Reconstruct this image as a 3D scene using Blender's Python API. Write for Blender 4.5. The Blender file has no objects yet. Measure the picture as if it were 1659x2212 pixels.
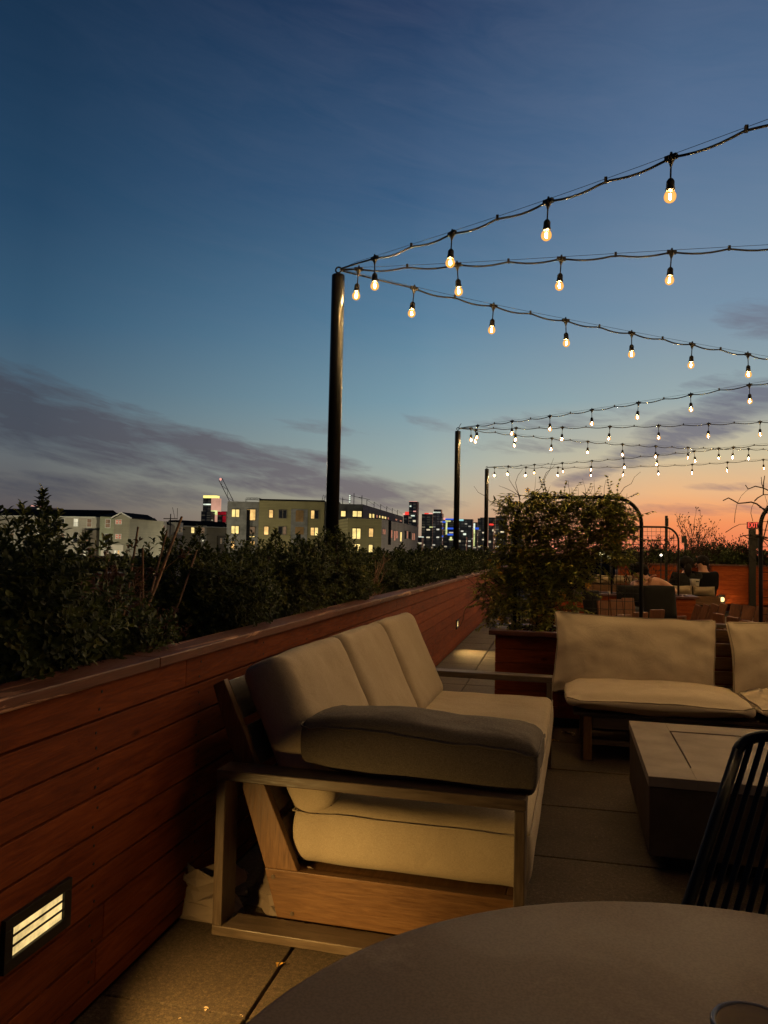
import bpy, math, random
from math import radians as R, sin, cos, pi, sqrt
from mathutils import Vector as V, Matrix, noise as mnoise
random.seed(11)
scn = bpy.context.scene
C = scn.collection
# ------------------------------------------------------------------ camera
F = 1662.; CX, CY = 829.5, 1106.
YAW, PITCH, ROLL, H = R(12.35), R(2.83), R(1.25), 1.25
fw = V((-sin(YAW)*cos(PITCH), cos(YAW)*cos(PITCH), sin(PITCH)))
r0 = V((cos(YAW), sin(YAW), 0)); u0 = r0.cross(fw)
rt = r0*cos(ROLL)+u0*sin(ROLL); up = -r0*sin(ROLL)+u0*cos(ROLL)
EYE = V((0, 0, H))
cam = bpy.data.cameras.new('camera'); co = bpy.data.objects.new('camera', cam); C.objects.link(co)
m = Matrix((rt, up, -fw)).transposed().to_4x4(); m.translation = EYE; co.matrix_world = m
cam.sensor_fit = 'VERTICAL'; cam.sensor_height = 24; cam.lens = 24*F/2212.; cam.clip_start = .02; cam.clip_end = 30000
scn.camera = co
def ray(x, y): return fw + rt*((x-CX)/F) - up*((y-CY)/F)
def hit(x, y, ax, val):
    d = ray(x, y); return EYE + d*((val-EYE[ax])/d[ax])
def srgb(r, g, b):
    f = lambda c: (c/255/12.92) if c/255 <= .04045 else ((c/255+.055)/1.055)**2.4
    return (f(r), f(g), f(b), 1)
# ------------------------------------------------------------------ helpers
def tag(o, label=None, cat=None, group=None, kind=None):
    if label: o['label'] = label
    if cat: o['category'] = cat
    if group: o['group'] = group
    if kind: o['kind'] = kind
    return o
def thing(name, label, cat, loc=(0, 0, 0), rz=0, group=None):
    o = bpy.data.objects.new(name, None); C.objects.link(o); o.location = loc; o.rotation_euler = (0, 0, rz)
    o.empty_display_size = .1
    return tag(o, label, cat, group)
class MB:
    """collects shapes; build() links them as ONE mesh object"""
    def __init__(s): s.v = []; s.f = []; s.r = []; s.sm = []; s.mi = []; s.cur = 0
    def add(s, vs, fs, rnd=None, smooth=False):
        b = len(s.v); s.v += [tuple(q) for q in vs]; rnd = random.random() if rnd is None else rnd
        for f in fs: s.f.append(tuple(i+b for i in f)); s.r.append(rnd); s.sm.append(smooth); s.mi.append(s.cur)
        return s
    def box(s, x0, x1, y0, y1, z0, z1, M=None, rnd=None):
        vs = [V((x, y, z)) for x in (x0, x1) for y in (y0, y1) for z in (z0, z1)]
        if M is not None: vs = [M @ q for q in vs]
        return s.add(vs, [(0, 1, 3, 2), (4, 6, 7, 5), (0, 4, 5, 1), (2, 3, 7, 6), (0, 2, 6, 4), (1, 5, 7, 3)], rnd)
    def prism(s, poly, a0, a1, axis='y', M=None, rnd=None):
        n = len(poly)
        def mk(p, a): return V((p[0], a, p[1])) if axis == 'y' else (V((a, p[0], p[1])) if axis == 'x' else V((p[0], p[1], a)))
        vs = [mk(p, a0) for p in poly]+[mk(p, a1) for p in poly]
        if M is not None: vs = [M @ q for q in vs]
        fs = [tuple(range(n)), tuple(range(2*n-1, n-1, -1))]+[(i, i+n, (i+1) % n+n, (i+1) % n) for i in range(n)]
        return s.add(vs, fs, rnd)
    def tube(s, pts, r, n=6, rnd=None, cap=True):
        pts = [V(p) for p in pts]; N = len(pts)
        rs = r if isinstance(r, (list, tuple)) else [r]*N
        ref = V((0, 0, 1)); vs = []; prev = None
        for i, p in enumerate(pts):
            t = (pts[min(i+1, N-1)]-pts[max(i-1, 0)])
            t = t.normalized() if t.length > 1e-9 else V((0, 0, 1))
            if prev is None:
                a = t.cross(ref if abs(t.z) < .95 else V((1, 0, 0))).normalized()
            else:
                a = prev - t*prev.dot(t); a = a.normalized() if a.length > 1e-6 else t.orthogonal().normalized()
            prev = a; b = t.cross(a)
            for k in range(n): vs.append(p+(a*cos(2*pi*k/n)+b*sin(2*pi*k/n))*rs[i])
        fs = []
        for i in range(N-1):
            for k in range(n): k2 = (k+1) % n; fs.append((i*n+k, i*n+k2, (i+1)*n+k2, (i+1)*n+k))
        if cap: fs += [tuple(range(n-1, -1, -1)), tuple(range((N-1)*n, N*n))]
        return s.add(vs, fs, rnd, True)
    def lathe(s, prof, n=16, o=(0, 0, 0), rnd=None):
        vs = []; o = V(o)
        for r, z in prof:
            for k in range(n): vs.append(o+V((r*cos(2*pi*k/n), r*sin(2*pi*k/n), z)))
        fs = [(i*n+k, i*n+(k+1) % n, (i+1)*n+(k+1) % n, (i+1)*n+k) for i in range(len(prof)-1) for k in range(n)]
        return s.add(vs, fs, rnd, True)
    def build(s, name, mat, parent=None, bevel=0):
        me = bpy.data.meshes.new(name); me.from_pydata(s.v, [], s.f)
        at = me.attributes.new('rnd', 'FLOAT', 'FACE'); at.data.foreach_set('value', s.r)
        me.polygons.foreach_set('use_smooth', s.sm)
        mats = mat if isinstance(mat, (list, tuple)) else [mat]
        for q in mats: me.materials.append(q)
        if len(mats) > 1: me.polygons.foreach_set('material_index', s.mi)
        me.update(); o = bpy.data.objects.new(name, me); C.objects.link(o)
        if parent is not None: o.parent = parent
        if bevel:
            b = o.modifiers.new('bevel', 'BEVEL'); b.width = bevel; b.segments = 2; b.limit_method = 'ANGLE'; b.angle_limit = R(40)
        return o
def children(o): return [q for q in bpy.data.objects if q.parent == o]
# ------------------------------------------------------------------ materials
def newmat(name):
    m = bpy.data.materials.new(name); m.use_nodes = True; nt = m.node_tree; nt.nodes.clear()
    return m, nt
def N(nt, t, **kw):
    n = nt.nodes.new(t)
    for k, v in kw.items():
        if k.startswith('i_'): n.inputs[k[2:].replace('_', ' ')].default_value = v
        else: setattr(n, k, v)
    return n
def L(nt, a, b): nt.links.new(a, b)
def noisetex(nt, vec, scale, detail=4, rough=.6, dist=0):
    n = N(nt, 'ShaderNodeTexNoise'); n.inputs['Scale'].default_value = scale; n.inputs['Detail'].default_value = detail
    n.inputs['Roughness'].default_value = rough; n.inputs['Distortion'].default_value = dist
    if vec is not None: L(nt, vec, n.inputs['Vector'])
    return n.outputs['Fac']
def ramp(nt, fac, stops):
    r = N(nt, 'ShaderNodeValToRGB'); e = r.color_ramp.elements
    while len(e) < len(stops): e.new(.5)
    for q, (p, c) in zip(e, stops): q.position = p; q.color = c if len(c) == 4 else (*c, 1)
    if fac is not None: L(nt, fac, r.inputs['Fac'])
    return r.outputs['Color']
def mapr(nt, v, a, b, c=0, d=1):
    n = N(nt, 'ShaderNodeMapRange'); n.inputs[1].default_value = a; n.inputs[2].default_value = b
    n.inputs[3].default_value = c; n.inputs[4].default_value = d; L(nt, v, n.inputs[0]); return n.outputs[0]
def mix(nt, f, a, b, mode='MIX'):
    n = N(nt, 'ShaderNodeMixRGB', blend_type=mode)
    for k, q in ((0, f), (1, a), (2, b)):
        if isinstance(q, (int, float)): n.inputs[k].default_value = q
        elif isinstance(q, tuple): n.inputs[k].default_value = q if len(q) == 4 else (*q, 1)
        else: L(nt, q, n.inputs[k])
    return n.outputs[0]
def math_(nt, op, a, b=None, c=None):
    n = N(nt, 'ShaderNodeMath', operation=op)
    for k, q in enumerate((a, b, c)):
        if q is None: continue
        if isinstance(q, (int, float)): n.inputs[k].default_value = q
        else: L(nt, q, n.inputs[k])
    return n.outputs[0]
def out(nt, bsdf): o = N(nt, 'ShaderNodeOutputMaterial'); L(nt, bsdf, o.inputs['Surface'])
def coords(nt, scale=(1, 1, 1), off=(0, 0, 0)):
    tc = N(nt, 'ShaderNodeTexCoord'); mp = N(nt, 'ShaderNodeMapping'); mp.inputs['Scale'].default_value = scale
    mp.inputs['Location'].default_value = off; L(nt, tc.outputs['Object'], mp.inputs['Vector']); return mp.outputs['Vector']
def bump(nt, h, strength=.3, dist=.01):
    b = N(nt, 'ShaderNodeBump'); b.inputs['Strength'].default_value = strength; b.inputs['Distance'].default_value = dist
    L(nt, h, b.inputs['Height']); return b.outputs['Normal']
def princ(nt, col, rough=.6, metal=0, normal=None, spec=.5, **kw):
    p = N(nt, 'ShaderNodeBsdfPrincipled')
    for k, q in (('Base Color', col), ('Roughness', rough), ('Metallic', metal)):
        if isinstance(q, (int, float)): p.inputs[k].default_value = q
        elif isinstance(q, tuple): p.inputs[k].default_value = q if len(q) == 4 else (*q, 1)
        else: L(nt, q, p.inputs[k])
    p.inputs['Specular IOR Level'].default_value = spec
    if normal is not None: L(nt, normal, p.inputs['Normal'])
    for k, q in kw.items(): p.inputs[k.replace('_', ' ')].default_value = q
    return p.outputs[0]
def attr_rnd(nt):
    a = N(nt, 'ShaderNodeAttribute', attribute_name='rnd'); return a.outputs['Fac']
def wood(name, dark, mid, light, grain='y', rough=.6, peel=None, spec=.4, knots=True, wear=.6):
    m, nt = newmat(name); rn = attr_rnd(nt)
    tc = N(nt, 'ShaderNodeTexCoord'); cm = N(nt, 'ShaderNodeCombineXYZ')
    for k in range(3): L(nt, math_(nt, 'MULTIPLY', rn, 37.+k*11), cm.inputs[k])
    ad = N(nt, 'ShaderNodeVectorMath', operation='ADD'); L(nt, tc.outputs['Object'], ad.inputs[0]); L(nt, cm.outputs[0], ad.inputs[1])
    mp = N(nt, 'ShaderNodeMapping'); L(nt, ad.outputs[0], mp.inputs['Vector'])
    mp.inputs['Scale'].default_value = {'x': (1.2, 14, 14), 'y': (14, 1.2, 14), 'z': (14, 14, 1.2)}[grain]
    g1 = noisetex(nt, mp.outputs[0], 3.2, 6, .65, 1.2)
    g2 = noisetex(nt, mp.outputs[0], 14, 4, .6, .3)
    big = noisetex(nt, ad.outputs[0], 2.3, 3, .6)
    g = mix(nt, .35, g1, g2); col = ramp(nt, g, [(.3, dark), (.5, mid), (.72, light)])
    col = mix(nt, mapr(nt, rn, 0, 1, 0, .6), col, mix(nt, 1, col, (.55, .5, .5, 1), 'MULTIPLY'))
    col = mix(nt, mapr(nt, big, .35, .7, 0, wear), col, mix(nt, 1, col, (.5, .45, .42, 1), 'MULTIPLY'))
    if knots:
        vo = N(nt, 'ShaderNodeTexVoronoi'); vo.inputs['Scale'].default_value = 1
        mp2 = N(nt, 'ShaderNodeMapping'); L(nt, ad.outputs[0], mp2.inputs['Vector'])
        mp2.inputs['Scale'].default_value = {'x': (2.5, 7, 7), 'y': (7, 2.5, 7), 'z': (7, 7, 2.5)}[grain]
        L(nt, mp2.outputs[0], vo.inputs['Vector'])
        k = mapr(nt, vo.outputs['Distance'], .035, .09, .75, 0)
        col = mix(nt, k, col, mix(nt, 1, col, (.25, .2, .18, 1), 'MULTIPLY'))
    if peel:
        p1 = noisetex(nt, mp.outputs[0], 1.1, 8, .7, .6); p2 = noisetex(nt, ad.outputs[0], 1.4, 3, .5)
        thr = math_(nt, 'ADD', p1, math_(nt, 'MULTIPLY', p2, .5))
        pf = mapr(nt, thr, peel[1], peel[1]+.02, 0, 1)
        col = mix(nt, math_(nt, 'MULTIPLY', pf, .85), col, peel[0])
    out(nt, princ(nt, col, mapr(nt, g2, .3, .7, rough-.12, rough+.12), 0, bump(nt, g, .25, .004), spec)); return m
def plain(name, col, rough=.6, metal=0, spec=.5, var=.25, scale=6, bs=0, **kw):
    m, nt = newmat(name); v = coords(nt); n = noisetex(nt, v, scale, 5, .6)
    c = mix(nt, mapr(nt, n, .3, .7, 0, 1), (*[q*(1-var) for q in col[:3]], 1), (*[min(1, q*(1+var)) for q in col[:3]], 1))
    out(nt, princ(nt, c, rough, metal, bump(nt, noisetex(nt, v, scale*8, 3), bs, .003) if bs else None, spec, **kw)); return m
def fabric(name, a, b, ws=700, bs=.35, stain=.25):
    m, nt = newmat(name)
    v = coords(nt); w1 = noisetex(nt, coords(nt, (1, 1, 8)), ws/6, 2); w2 = noisetex(nt, coords(nt, (8, 8, 1)), ws/6, 2)
    w = mix(nt, .5, w1, w2); big = noisetex(nt, v, 3, 5, .6)
    c = mix(nt, mapr(nt, w, .35, .65), a, b)
    c = mix(nt, mapr(nt, big, .35, .7, 0, stain), c, mix(nt, 1, c, (.62, .56, .5, 1), 'MULTIPLY'))
    wr = noisetex(nt, v, 7, 3, .5, .8)
    h = math_(nt, 'ADD', math_(nt, 'MULTIPLY', w, .12), math_(nt, 'MULTIPLY', wr, .9))
    out(nt, princ(nt, c, .92, 0, bump(nt, h, bs, .012), .15, Sheen_Weight=.04)); return m
def leafmat(name, stops, rough=.45, trans=.25):
    m, nt = newmat(name); rn = attr_rnd(nt); c = ramp(nt, rn, stops)
    p = princ(nt, c, rough, 0, None, .4); t = N(nt, 'ShaderNodeBsdfTranslucent'); L(nt, c, t.inputs['Color'])
    x = N(nt, 'ShaderNodeMixShader'); x.inputs[0].default_value = trans; L(nt, p, x.inputs[1]); L(nt, t.outputs[0], x.inputs[2]); out(nt, x.outputs[0]); return m
def emit(name, col, st, var=0, scale=3):
    m, nt = newmat(name); e = N(nt, 'ShaderNodeEmission'); e.inputs['Color'].default_value = col if len(col) == 4 else (*col, 1)
    if var:
        n = noisetex(nt, coords(nt), scale, 3); L(nt, mapr(nt, n, .3, .7, st*(1-var), st*(1+var)), e.inputs['Strength'])
    else: e.inputs['Strength'].default_value = st
    out(nt, e.outputs[0]); return m

M = {}
PEEL = (.42, .22, .13, 1)
M['redwood'] = wood('red stained cedar', (.10, .019, .005, 1), (.20, .044, .011, 1), (.31, .08, .020, 1), 'y', .70, (PEEL, .945), .12, wear=.35)
M['redwood_x'] = wood('red stained cedar cross', (.13, .025, .007, 1), (.26, .056, .014, 1), (.38, .095, .025, 1), 'x', .70, (PEEL, .97), .12, wear=.3)
M['cap'] = wood('weathered cap board', (.07, .02, .012, 1), (.12, .036, .021, 1), (.18, .06, .036, 1), 'y', .55, (PEEL, .83), spec=.3)
M['cap_x'] = wood('weathered cap board cross', (.06, .016, .01, 1), (.10, .028, .016, 1), (.15, .045, .026, 1), 'x', .5, (PEEL, .93), spec=.5)
TE = ((.105, .047, .016, 1), (.20, .10, .036, 1), (.30, .165, .066, 1))
M['teak_x'] = wood('teak plank along arm', *TE, 'x', .5)
M['teak_y'] = wood('teak plank lengthwise', *TE, 'y', .5)
M['teak_z'] = wood('teak plank upright', *TE, 'z', .5)
GT = ((.06, .041, .025, 1), (.12, .083, .052, 1), (.19, .14, .092, 1))
M['grey_x'] = wood('weathered teak along arm', *GT, 'x', .48)
M['grey_z'] = wood('weathered teak upright', *GT, 'z', .48)
M['grey_y'] = wood('weathered teak lengthwise', *GT, 'y', .48)
M['slat'] = wood('orange cedar slats', (.12, .045, .018, 1), (.2, .08, .032, 1), (.28, .12, .05, 1), 'z', .6)
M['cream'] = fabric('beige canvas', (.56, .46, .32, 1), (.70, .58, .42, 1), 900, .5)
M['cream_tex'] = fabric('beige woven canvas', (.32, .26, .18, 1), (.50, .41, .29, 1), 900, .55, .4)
M['greyfab'] = fabric('taupe slub linen', (.065, .053, .042, 1), (.17, .142, .112, 1), 800, .6, .3)
M['creamfar'] = fabric('tan canvas darkened as shade', (.24, .185, .12, 1), (.34, .27, .18, 1), 900, .4)  # darker copy of the beige canvas, far end dimness put into its colour
M['darkfab'] = fabric('charcoal outdoor fabric', (.010, .010, .010, 1), (.016, .0155, .014, 1))
M['piping'] = plain('beige piping cord', (.33, .27, .19), .9)
M['gpiping'] = plain('taupe piping cord', (.085, .068, .052), .9)
M['black'] = plain('black powder coated steel', (.006, .0055, .005), .55, 0, .3, .2)
M['pole'] = plain('gloss black pole paint', (.006, .006, .006), .3, 0, .45, .2)
M['rubber'] = plain('black rubber cable', (.012, .011, .01), .5, 0, .4)
M['steel'] = plain('galvanised wire rope', (.05, .05, .05), .4, .6)
M['darkframe'] = plain('dark bronze light frame', (.012, .010, .009), .45)
M['soil'] = plain('dark potting soil', (.02, .014, .01), .95, var=.5, scale=40, bs=.6)
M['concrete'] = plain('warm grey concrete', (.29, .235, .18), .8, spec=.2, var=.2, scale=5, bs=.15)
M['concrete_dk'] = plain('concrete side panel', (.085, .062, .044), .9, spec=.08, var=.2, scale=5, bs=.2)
M['paper'] = plain('crumpled kraft paper', (.22, .165, .12), .85, var=.12, scale=9)
M['white'] = plain('off white enamel', (.6, .57, .5), .5, var=.1)
M['stem'] = plain('brown woody stem', (.045, .03, .02), .8, var=.4, scale=30)
M['deadstem'] = plain('dry tan stem', (.19, .11, .065), .85, var=.4, scale=30)
M['darktwig'] = plain('bare dark twig', (.022, .014, .01), .85)
M['leafG'] = leafmat('glossy evergreen leaf', [(0, (.016, .026, .005)), (.5, (.042, .058, .010)), (.85, (.085, .10, .018)), (1, (.17, .16, .035))], .62)
M['leafD'] = leafmat('dark evergreen leaf', [(0, (.014, .022, .006)), (.5, (.030, .044, .011)), (1, (.065, .08, .02))], .65)
M['leafJ'] = leafmat('jessamine leaf', [(0, (.07, .09, .014)), (.5, (.20, .21, .032)), (.85, (.36, .31, .055)), (1, (.48, .36, .07))], .6)
M['leafDry'] = leafmat('dry seed head', [(0, (.08, .034, .02)), (.5, (.14, .064, .038)), (1, (.2, .11, .06))])
M['grass'] = leafmat('grass blade', [(0, (.014, .026, .009)), (1, (.035, .055, .018))])
M['petal'] = leafmat('yellow petal', [(0, (.55, .30, .03)), (1, (.72, .42, .06))], .6, .3)
M['skin'] = plain('skin', (.42, .21, .13), .55, var=.08)
M['hair'] = plain('dark hair', (.006, .0045, .004), .8, spec=.15)
M['cloth_bk'] = plain('black cloth', (.005, .005, .006), .95, spec=.1)
M['cloth_gr'] = plain('dark grey cloth', (.017, .017, .017), .95, spec=.1, var=.35, scale=30)
# table top: faint smudges
m_, nt = newmat('taupe laminate table top'); v_ = coords(nt)
a_ = noisetex(nt, v_, 5, 6, .65, .7); b_ = noisetex(nt, v_, 1.6, 2)
c_ = mix(nt, mapr(nt, b_, .3, .7), (.170, .122, .084, 1), (.205, .150, .106, 1))
c_ = mix(nt, mapr(nt, a_, .57, .70, 0, .55), c_, (.30, .235, .18, 1))
sp_ = noisetex(nt, v_, 260, 1); c_ = mix(nt, mapr(nt, sp_, .35, .65, 0, .35), c_, (.075, .052, .034, 1))
out(nt, princ(nt, c_, mapr(nt, a_, .4, .7, .6, .8), 0, bump(nt, sp_, .10, .001), .14)); M['table'] = m_
# pavers
m_, nt = newmat('sand textured concrete paver'); v_ = coords(nt); rn = attr_rnd(nt)
n1 = noisetex(nt, v_, 260, 2, .7); n2 = noisetex(nt, v_, 3, 5, .65); n3 = noisetex(nt, v_, 70, 4, .8)
c_ = mix(nt, mapr(nt, n1, .35, .65), (.05, .034, .02, 1), (.115, .08, .046, 1))
c_ = mix(nt, mapr(nt, n3, .52, .66, 0, .7), c_, (.19, .14, .085, 1)); c_ = mix(nt, mapr(nt, n3, .34, .46, .6, 0), c_, (.025, .018, .011, 1))
c_ = mix(nt, mapr(nt, n2, .35, .7, 0, .65), c_, mix(nt, 1, c_, (.45, .4, .36, 1), 'MULTIPLY'))
c_ = mix(nt, mapr(nt, rn, 0, 1, 0, .35), c_, mix(nt, 1, c_, (.6, .6, .6, 1), 'MULTIPLY'))
vo = N(nt, 'ShaderNodeTexVoronoi'); vo.inputs['Scale'].default_value = 70; L(nt, v_, vo.inputs['Vector'])
c_ = mix(nt, mapr(nt, vo.outputs['Distance'], .05, .10, .3, 0), c_, (.22, .18, .13, 1))
h_ = math_(nt, 'ADD', math_(nt, 'MULTIPLY', n1, .5), math_(nt, 'MULTIPLY', n3, .5))
out(nt, princ(nt, c_, .8, 0, bump(nt, h_, .5, .003), .4)); M['paver'] = m_

# ------------------------------------------------------------------ world: dusk sky
w = bpy.data.worlds.new('World'); scn.world = w; w.use_nodes = True; nt = w.node_tree; nt.nodes.clear()
tc = N(nt, 'ShaderNodeTexCoord'); sx = N(nt, 'ShaderNodeSeparateXYZ'); L(nt, tc.outputs['Generated'], sx.inputs[0])
az = math_(nt, 'ARCTAN2', sx.outputs[0], sx.outputs[1])           # 0 = +Y, positive to the right
el = math_(nt, 'ARCSINE', sx.outputs[2])
azd = math_(nt, 'MULTIPLY', az, 57.2958); eld = math_(nt, 'MULTIPLY', el, 57.2958)
def azel(x, y):
    d = ray(x, y).normalized(); return math.degrees(math.atan2(d.x, d.y)), math.degrees(math.asin(d.z))
def skyramp(cols):   # (elevation degrees, srgb)
    f = mapr(nt, eld, -5, 60, 0, 1)
    return ramp(nt, f, [((e+5)/65, srgb(*c)) for e, c in cols])
left = skyramp([(-2, (66, 58, 56)), (2, (92, 84, 84)), (5.5, (100, 104, 106)), (9.5, (84, 106, 120)), (15, (56, 90, 116)), (22, (38, 70, 99)), (30, (27, 55, 83)), (38, (20, 43, 69)), (58, (12, 28, 50))])
midr = skyramp([(-2, (120, 88, 76)), (1, (172, 146, 120)), (3.5, (180, 174, 148)), (6.5, (158, 175, 170)), (11, (122, 156, 170)), (17, (88, 128, 156)), (25, (58, 93, 129)), (36, (36, 60, 95)), (58, (22, 40, 68))])
right = skyramp([(-2, (190, 92, 74)), (.5, (240, 122, 80)), (2.4, (248, 150, 90)), (4.4, (240, 184, 130)), (7, (208, 192, 156)), (11, (152, 170, 172)), (17, (118, 144, 166)), (28, (82, 110, 144)), (40, (52, 76, 110))])
azl = azel(60, 1000)[0]; azm = azel(930, 1000)[0]; azr = azel(1600, 1000)[0]
s1 = mapr(nt, azd, azl, azm); s2 = mapr(nt, azd, azel(880, 1000)[0], azel(1450, 1000)[0])
far = skyramp([(-5, (30, 27, 28)), (4, (38, 38, 44)), (15, (20, 28, 42)), (45, (8, 14, 26))])
sky = mix(nt, s2, mix(nt, s1, left, midr), right)
# away from the sunset the sky falls back to plain dark dusk
back = mapr(nt, math_(nt, 'ABSOLUTE', math_(nt, 'SUBTRACT', azd, azel(829, 1000)[0])), 45, 95, 0, 1)
back = math_(nt, 'MAXIMUM', back, mapr(nt, eld, 40, 62, 0, 1))
sky = mix(nt, back, sky, far)
cv = N(nt, 'ShaderNodeCombineXYZ'); L(nt, math_(nt, 'MULTIPLY', azd, .06), cv.inputs[0]); L(nt, math_(nt, 'MULTIPLY', math_(nt, 'ADD', eld, math_(nt, 'MULTIPLY', azd, .17)), .30), cv.inputs[1])
cn = noisetex(nt, cv.outputs[0], 1.7, 9, .66, .9)
cn2 = noisetex(nt, cv.outputs[0], 5.5, 5, .6, .4)
cnn = mix(nt, .42, cn, cn2)
def blob(x, y, rx, ry, ang=0):
    a0, e0 = azel(x, y); ca, sa = cos(R(ang)), sin(R(ang))
    da = math_(nt, 'SUBTRACT', azd, a0); de = math_(nt, 'SUBTRACT', eld, e0)
    u = math_(nt, 'ADD', math_(nt, 'MULTIPLY', da, ca/rx), math_(nt, 'MULTIPLY', de, sa/rx))
    v = math_(nt, 'ADD', math_(nt, 'MULTIPLY', da, -sa/ry), math_(nt, 'MULTIPLY', de, ca/ry))
    d = math_(nt, 'ADD', math_(nt, 'MULTIPLY', u, u), math_(nt, 'MULTIPLY', v, v))
    return mapr(nt, d, 0, 1, 1, 0)
CL = [(90, 905, 17, 3.4, -11, 1.05), (500, 985, 12, 1.9, -9, 1), (330, 940, 10, 1.7, -10, .9), (770, 1055, 9, 1.5, -4, .95), (20, 820, 8, 2.2, -16, .62), (620, 1050, 9, 1.0, -3, .8), (690, 1000, 5, 1.2, -6, .8),
      (200, 1060, 14, 1.5, -2, .62), (700, 925, 7, .9, -5, .36), (1610, 875, 6, 2.0, 16, 1), (1500, 925, 6, 1.9, 14, 1.05), (1420, 970, 6, 1.3, 14, .95), (1270, 1028, 3.4, .7, 14, .85), (1560, 820, 5, .8, 10, .5),
      (1650, 690, 4.6, 1.9, -10, .62), (1200, 905, 9, 1.1, 3, .5), (1150, 965, 8, .9, 0, .45), (1490, 1100, 8, .6, -1, .62), (930, 915, 5, .8, -14, .34), (880, 1090, 6, .9, 0, .75), (1600, 1050, 6, .5, 0, .4)]
tot = None
for x, y, rx, ry, an, wt in CL:
    b = math_(nt, 'MULTIPLY', blob(x, y, rx, ry, an), wt); tot = b if tot is None else math_(nt, 'MAXIMUM', tot, b)
cf = mapr(nt, math_(nt, 'MULTIPLY', mapr(nt, tot, 0, .35, 0, 1), math_(nt, 'ADD', math_(nt, 'MULTIPLY', tot, .75), math_(nt, 'MULTIPLY', math_(nt, 'SUBTRACT', cnn, .5), 2.0))), .16, .72, 0, .82)
ccol = mix(nt, s2, mix(nt, s1, srgb(68, 70, 80), srgb(112, 100, 106)), mix(nt, mapr(nt, eld, 2, 6), srgb(176, 118, 104), srgb(104, 104, 120)))
sky = mix(nt, cf, sky, ccol)
# broad faint streaks
sky = mix(nt, mapr(nt, cn, .3, .7, 0, .07), sky, mix(nt, s1, srgb(70, 84, 112), srgb(150, 148, 168)))
gr = mapr(nt, sx.outputs[2], -.05, 0, 0, 1); sky = mix(nt, gr, srgb(40, 32, 30), sky)
bg = N(nt, 'ShaderNodeBackground'); L(nt, sky, bg.inputs['Color']); bg.inputs['Strength'].default_value = 1.0
wo = N(nt, 'ShaderNodeOutputWorld'); L(nt, bg.outputs[0], wo.inputs['Surface'])
scn.view_settings.view_transform = 'Standard'; scn.view_settings.look = 'None'; scn.view_settings.exposure = 0; scn.view_settings.gamma = 1
# ================================================================== SETTING
# city ground far below the roof terrace
g = MB(); g.add([(-9000, -800, -14), (9000, -800, -14), (9000, 14000, -14), (-9000, 14000, -14)], [(0, 1, 2, 3)])
o = g.build('city_ground', plain('dark city ground', (.012, .011, .012), .95, spec=0, scale=.02)); tag(o, kind='structure')
# terrace slab and pavers
g = MB(); g.box(-2.45, 14, -4, 27, -14.0, -.06); o = g.build('terrace_building_slab', plain('dark roof membrane', (.02, .018, .016), .9)); tag(o, kind='structure')
T = .667; g = MB()
for i in range(-1, 21):
    for j in range(-8, 38):
        x0 = -.78+i*T; y0 = 1.99+j*T; e = .0045; dz = random.uniform(-.0015, .0015)
        if i == -1: x0b = -1.21
        else: x0b = x0
        g.box(x0b+e, x0+T-e, y0+e, y0+T-e, -.05, dz)
o = g.build('floor', M['paver'], None, .003); tag(o, kind='structure')

# ---- planter builder: stacked boards, cap, soil ----
def boards_y(x_face, y0, y1, ztop, pitch, n, sgn, seed):
    """vertical face at x_face running along y; boards are 22 mm thick behind the face"""
    rr = random.Random(seed); g = MB(); th = .022
    for k in range(n):
        z1 = ztop-k*pitch; z0 = max(.012, z1-pitch+.0065); y = y0 - rr.uniform(0, 2.0) if k else y0
        if z1 <= .03: break
        first = True
        while y < y1:
            ln = rr.uniform(2.2, 3.7); a = max(y, y0); b = min(y+ln, y1)
            if k == 0 and first: b = 2.42  # the joint seen by the sofa
            if b-a > .02:
                dx = rr.uniform(0, .0015); xa, xb = sorted((x_face-sgn*dx, x_face-sgn*th)); g.box(xa, xb, a+.0012, b-.0012, z0, z1, None, rr.random())
            y = b if (k == 0 and first) else y+ln; first = False
    return g
def boards_x(y_face, x0, x1, ztop, pitch, n, seed):
    rr = random.Random(seed); g = MB()
    for k in range(n):
        z1 = ztop-k*pitch; z0 = max(.07, z1-pitch+.0045)
        if z1 <= .09: break
        x = x0
        while x < x1:
            ln = rr.uniform(2.0, 3.4); b = min(x+ln, x1); g.box(x+.001, b-.001, y_face+rr.uniform(0, .0015), y_face+.022, z0, z1, None, rr.random()); x += ln
    return g
# 1. long planter wall on the left
PW = thing('planter_wall', 'long red stained timber planter wall running back along the left side behind the sofa', 'planter', (-1.2, 2, 0))
def pin(o, root):   # keep world placement while parenting
    o.parent = root; o.matrix_parent_inverse = Matrix.LocRotScale(root.location, root.rotation_euler, None).inverted(); return o
CLAD = pin(boards_y(-1.2, -3.5, 22, .871, .1025, 9, 1, 5).build('cladding', M['redwood'], None, .0015), PW)
g = MB(); rr = random.Random(15)
for yy in [1.30+.61*k for k in range(12)]:
    for k in range(8):
        for dz in (-.028, -.074):
            y_ = yy+rr.uniform(-.012, .012); z_ = .871-k*.1025+dz+rr.uniform(-.003, .003); g.prism([(y_+.0042*cos(a), z_+.0042*sin(a)) for a in [2*pi*q/8 for q in range(8)]], -1.2005, -1.1993, 'x')
o = g.build('screw_heads', M['black'], None); o['kind'] = 'stuff'; pin(o, PW)
g = MB(); y = -3.5; rr = random.Random(3)
while y < 22:
    b = min(22, y+rr.uniform(2.6, 3.4)); g.box(-1.30, -1.172, y+.001, b-.001, .873, .906, None, rr.random()); y = b
g.box(-2.3, -2.2, -3.5, 22, .873, .906)
pin(g.build('cap', M['cap'], None, .004), PW)
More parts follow.
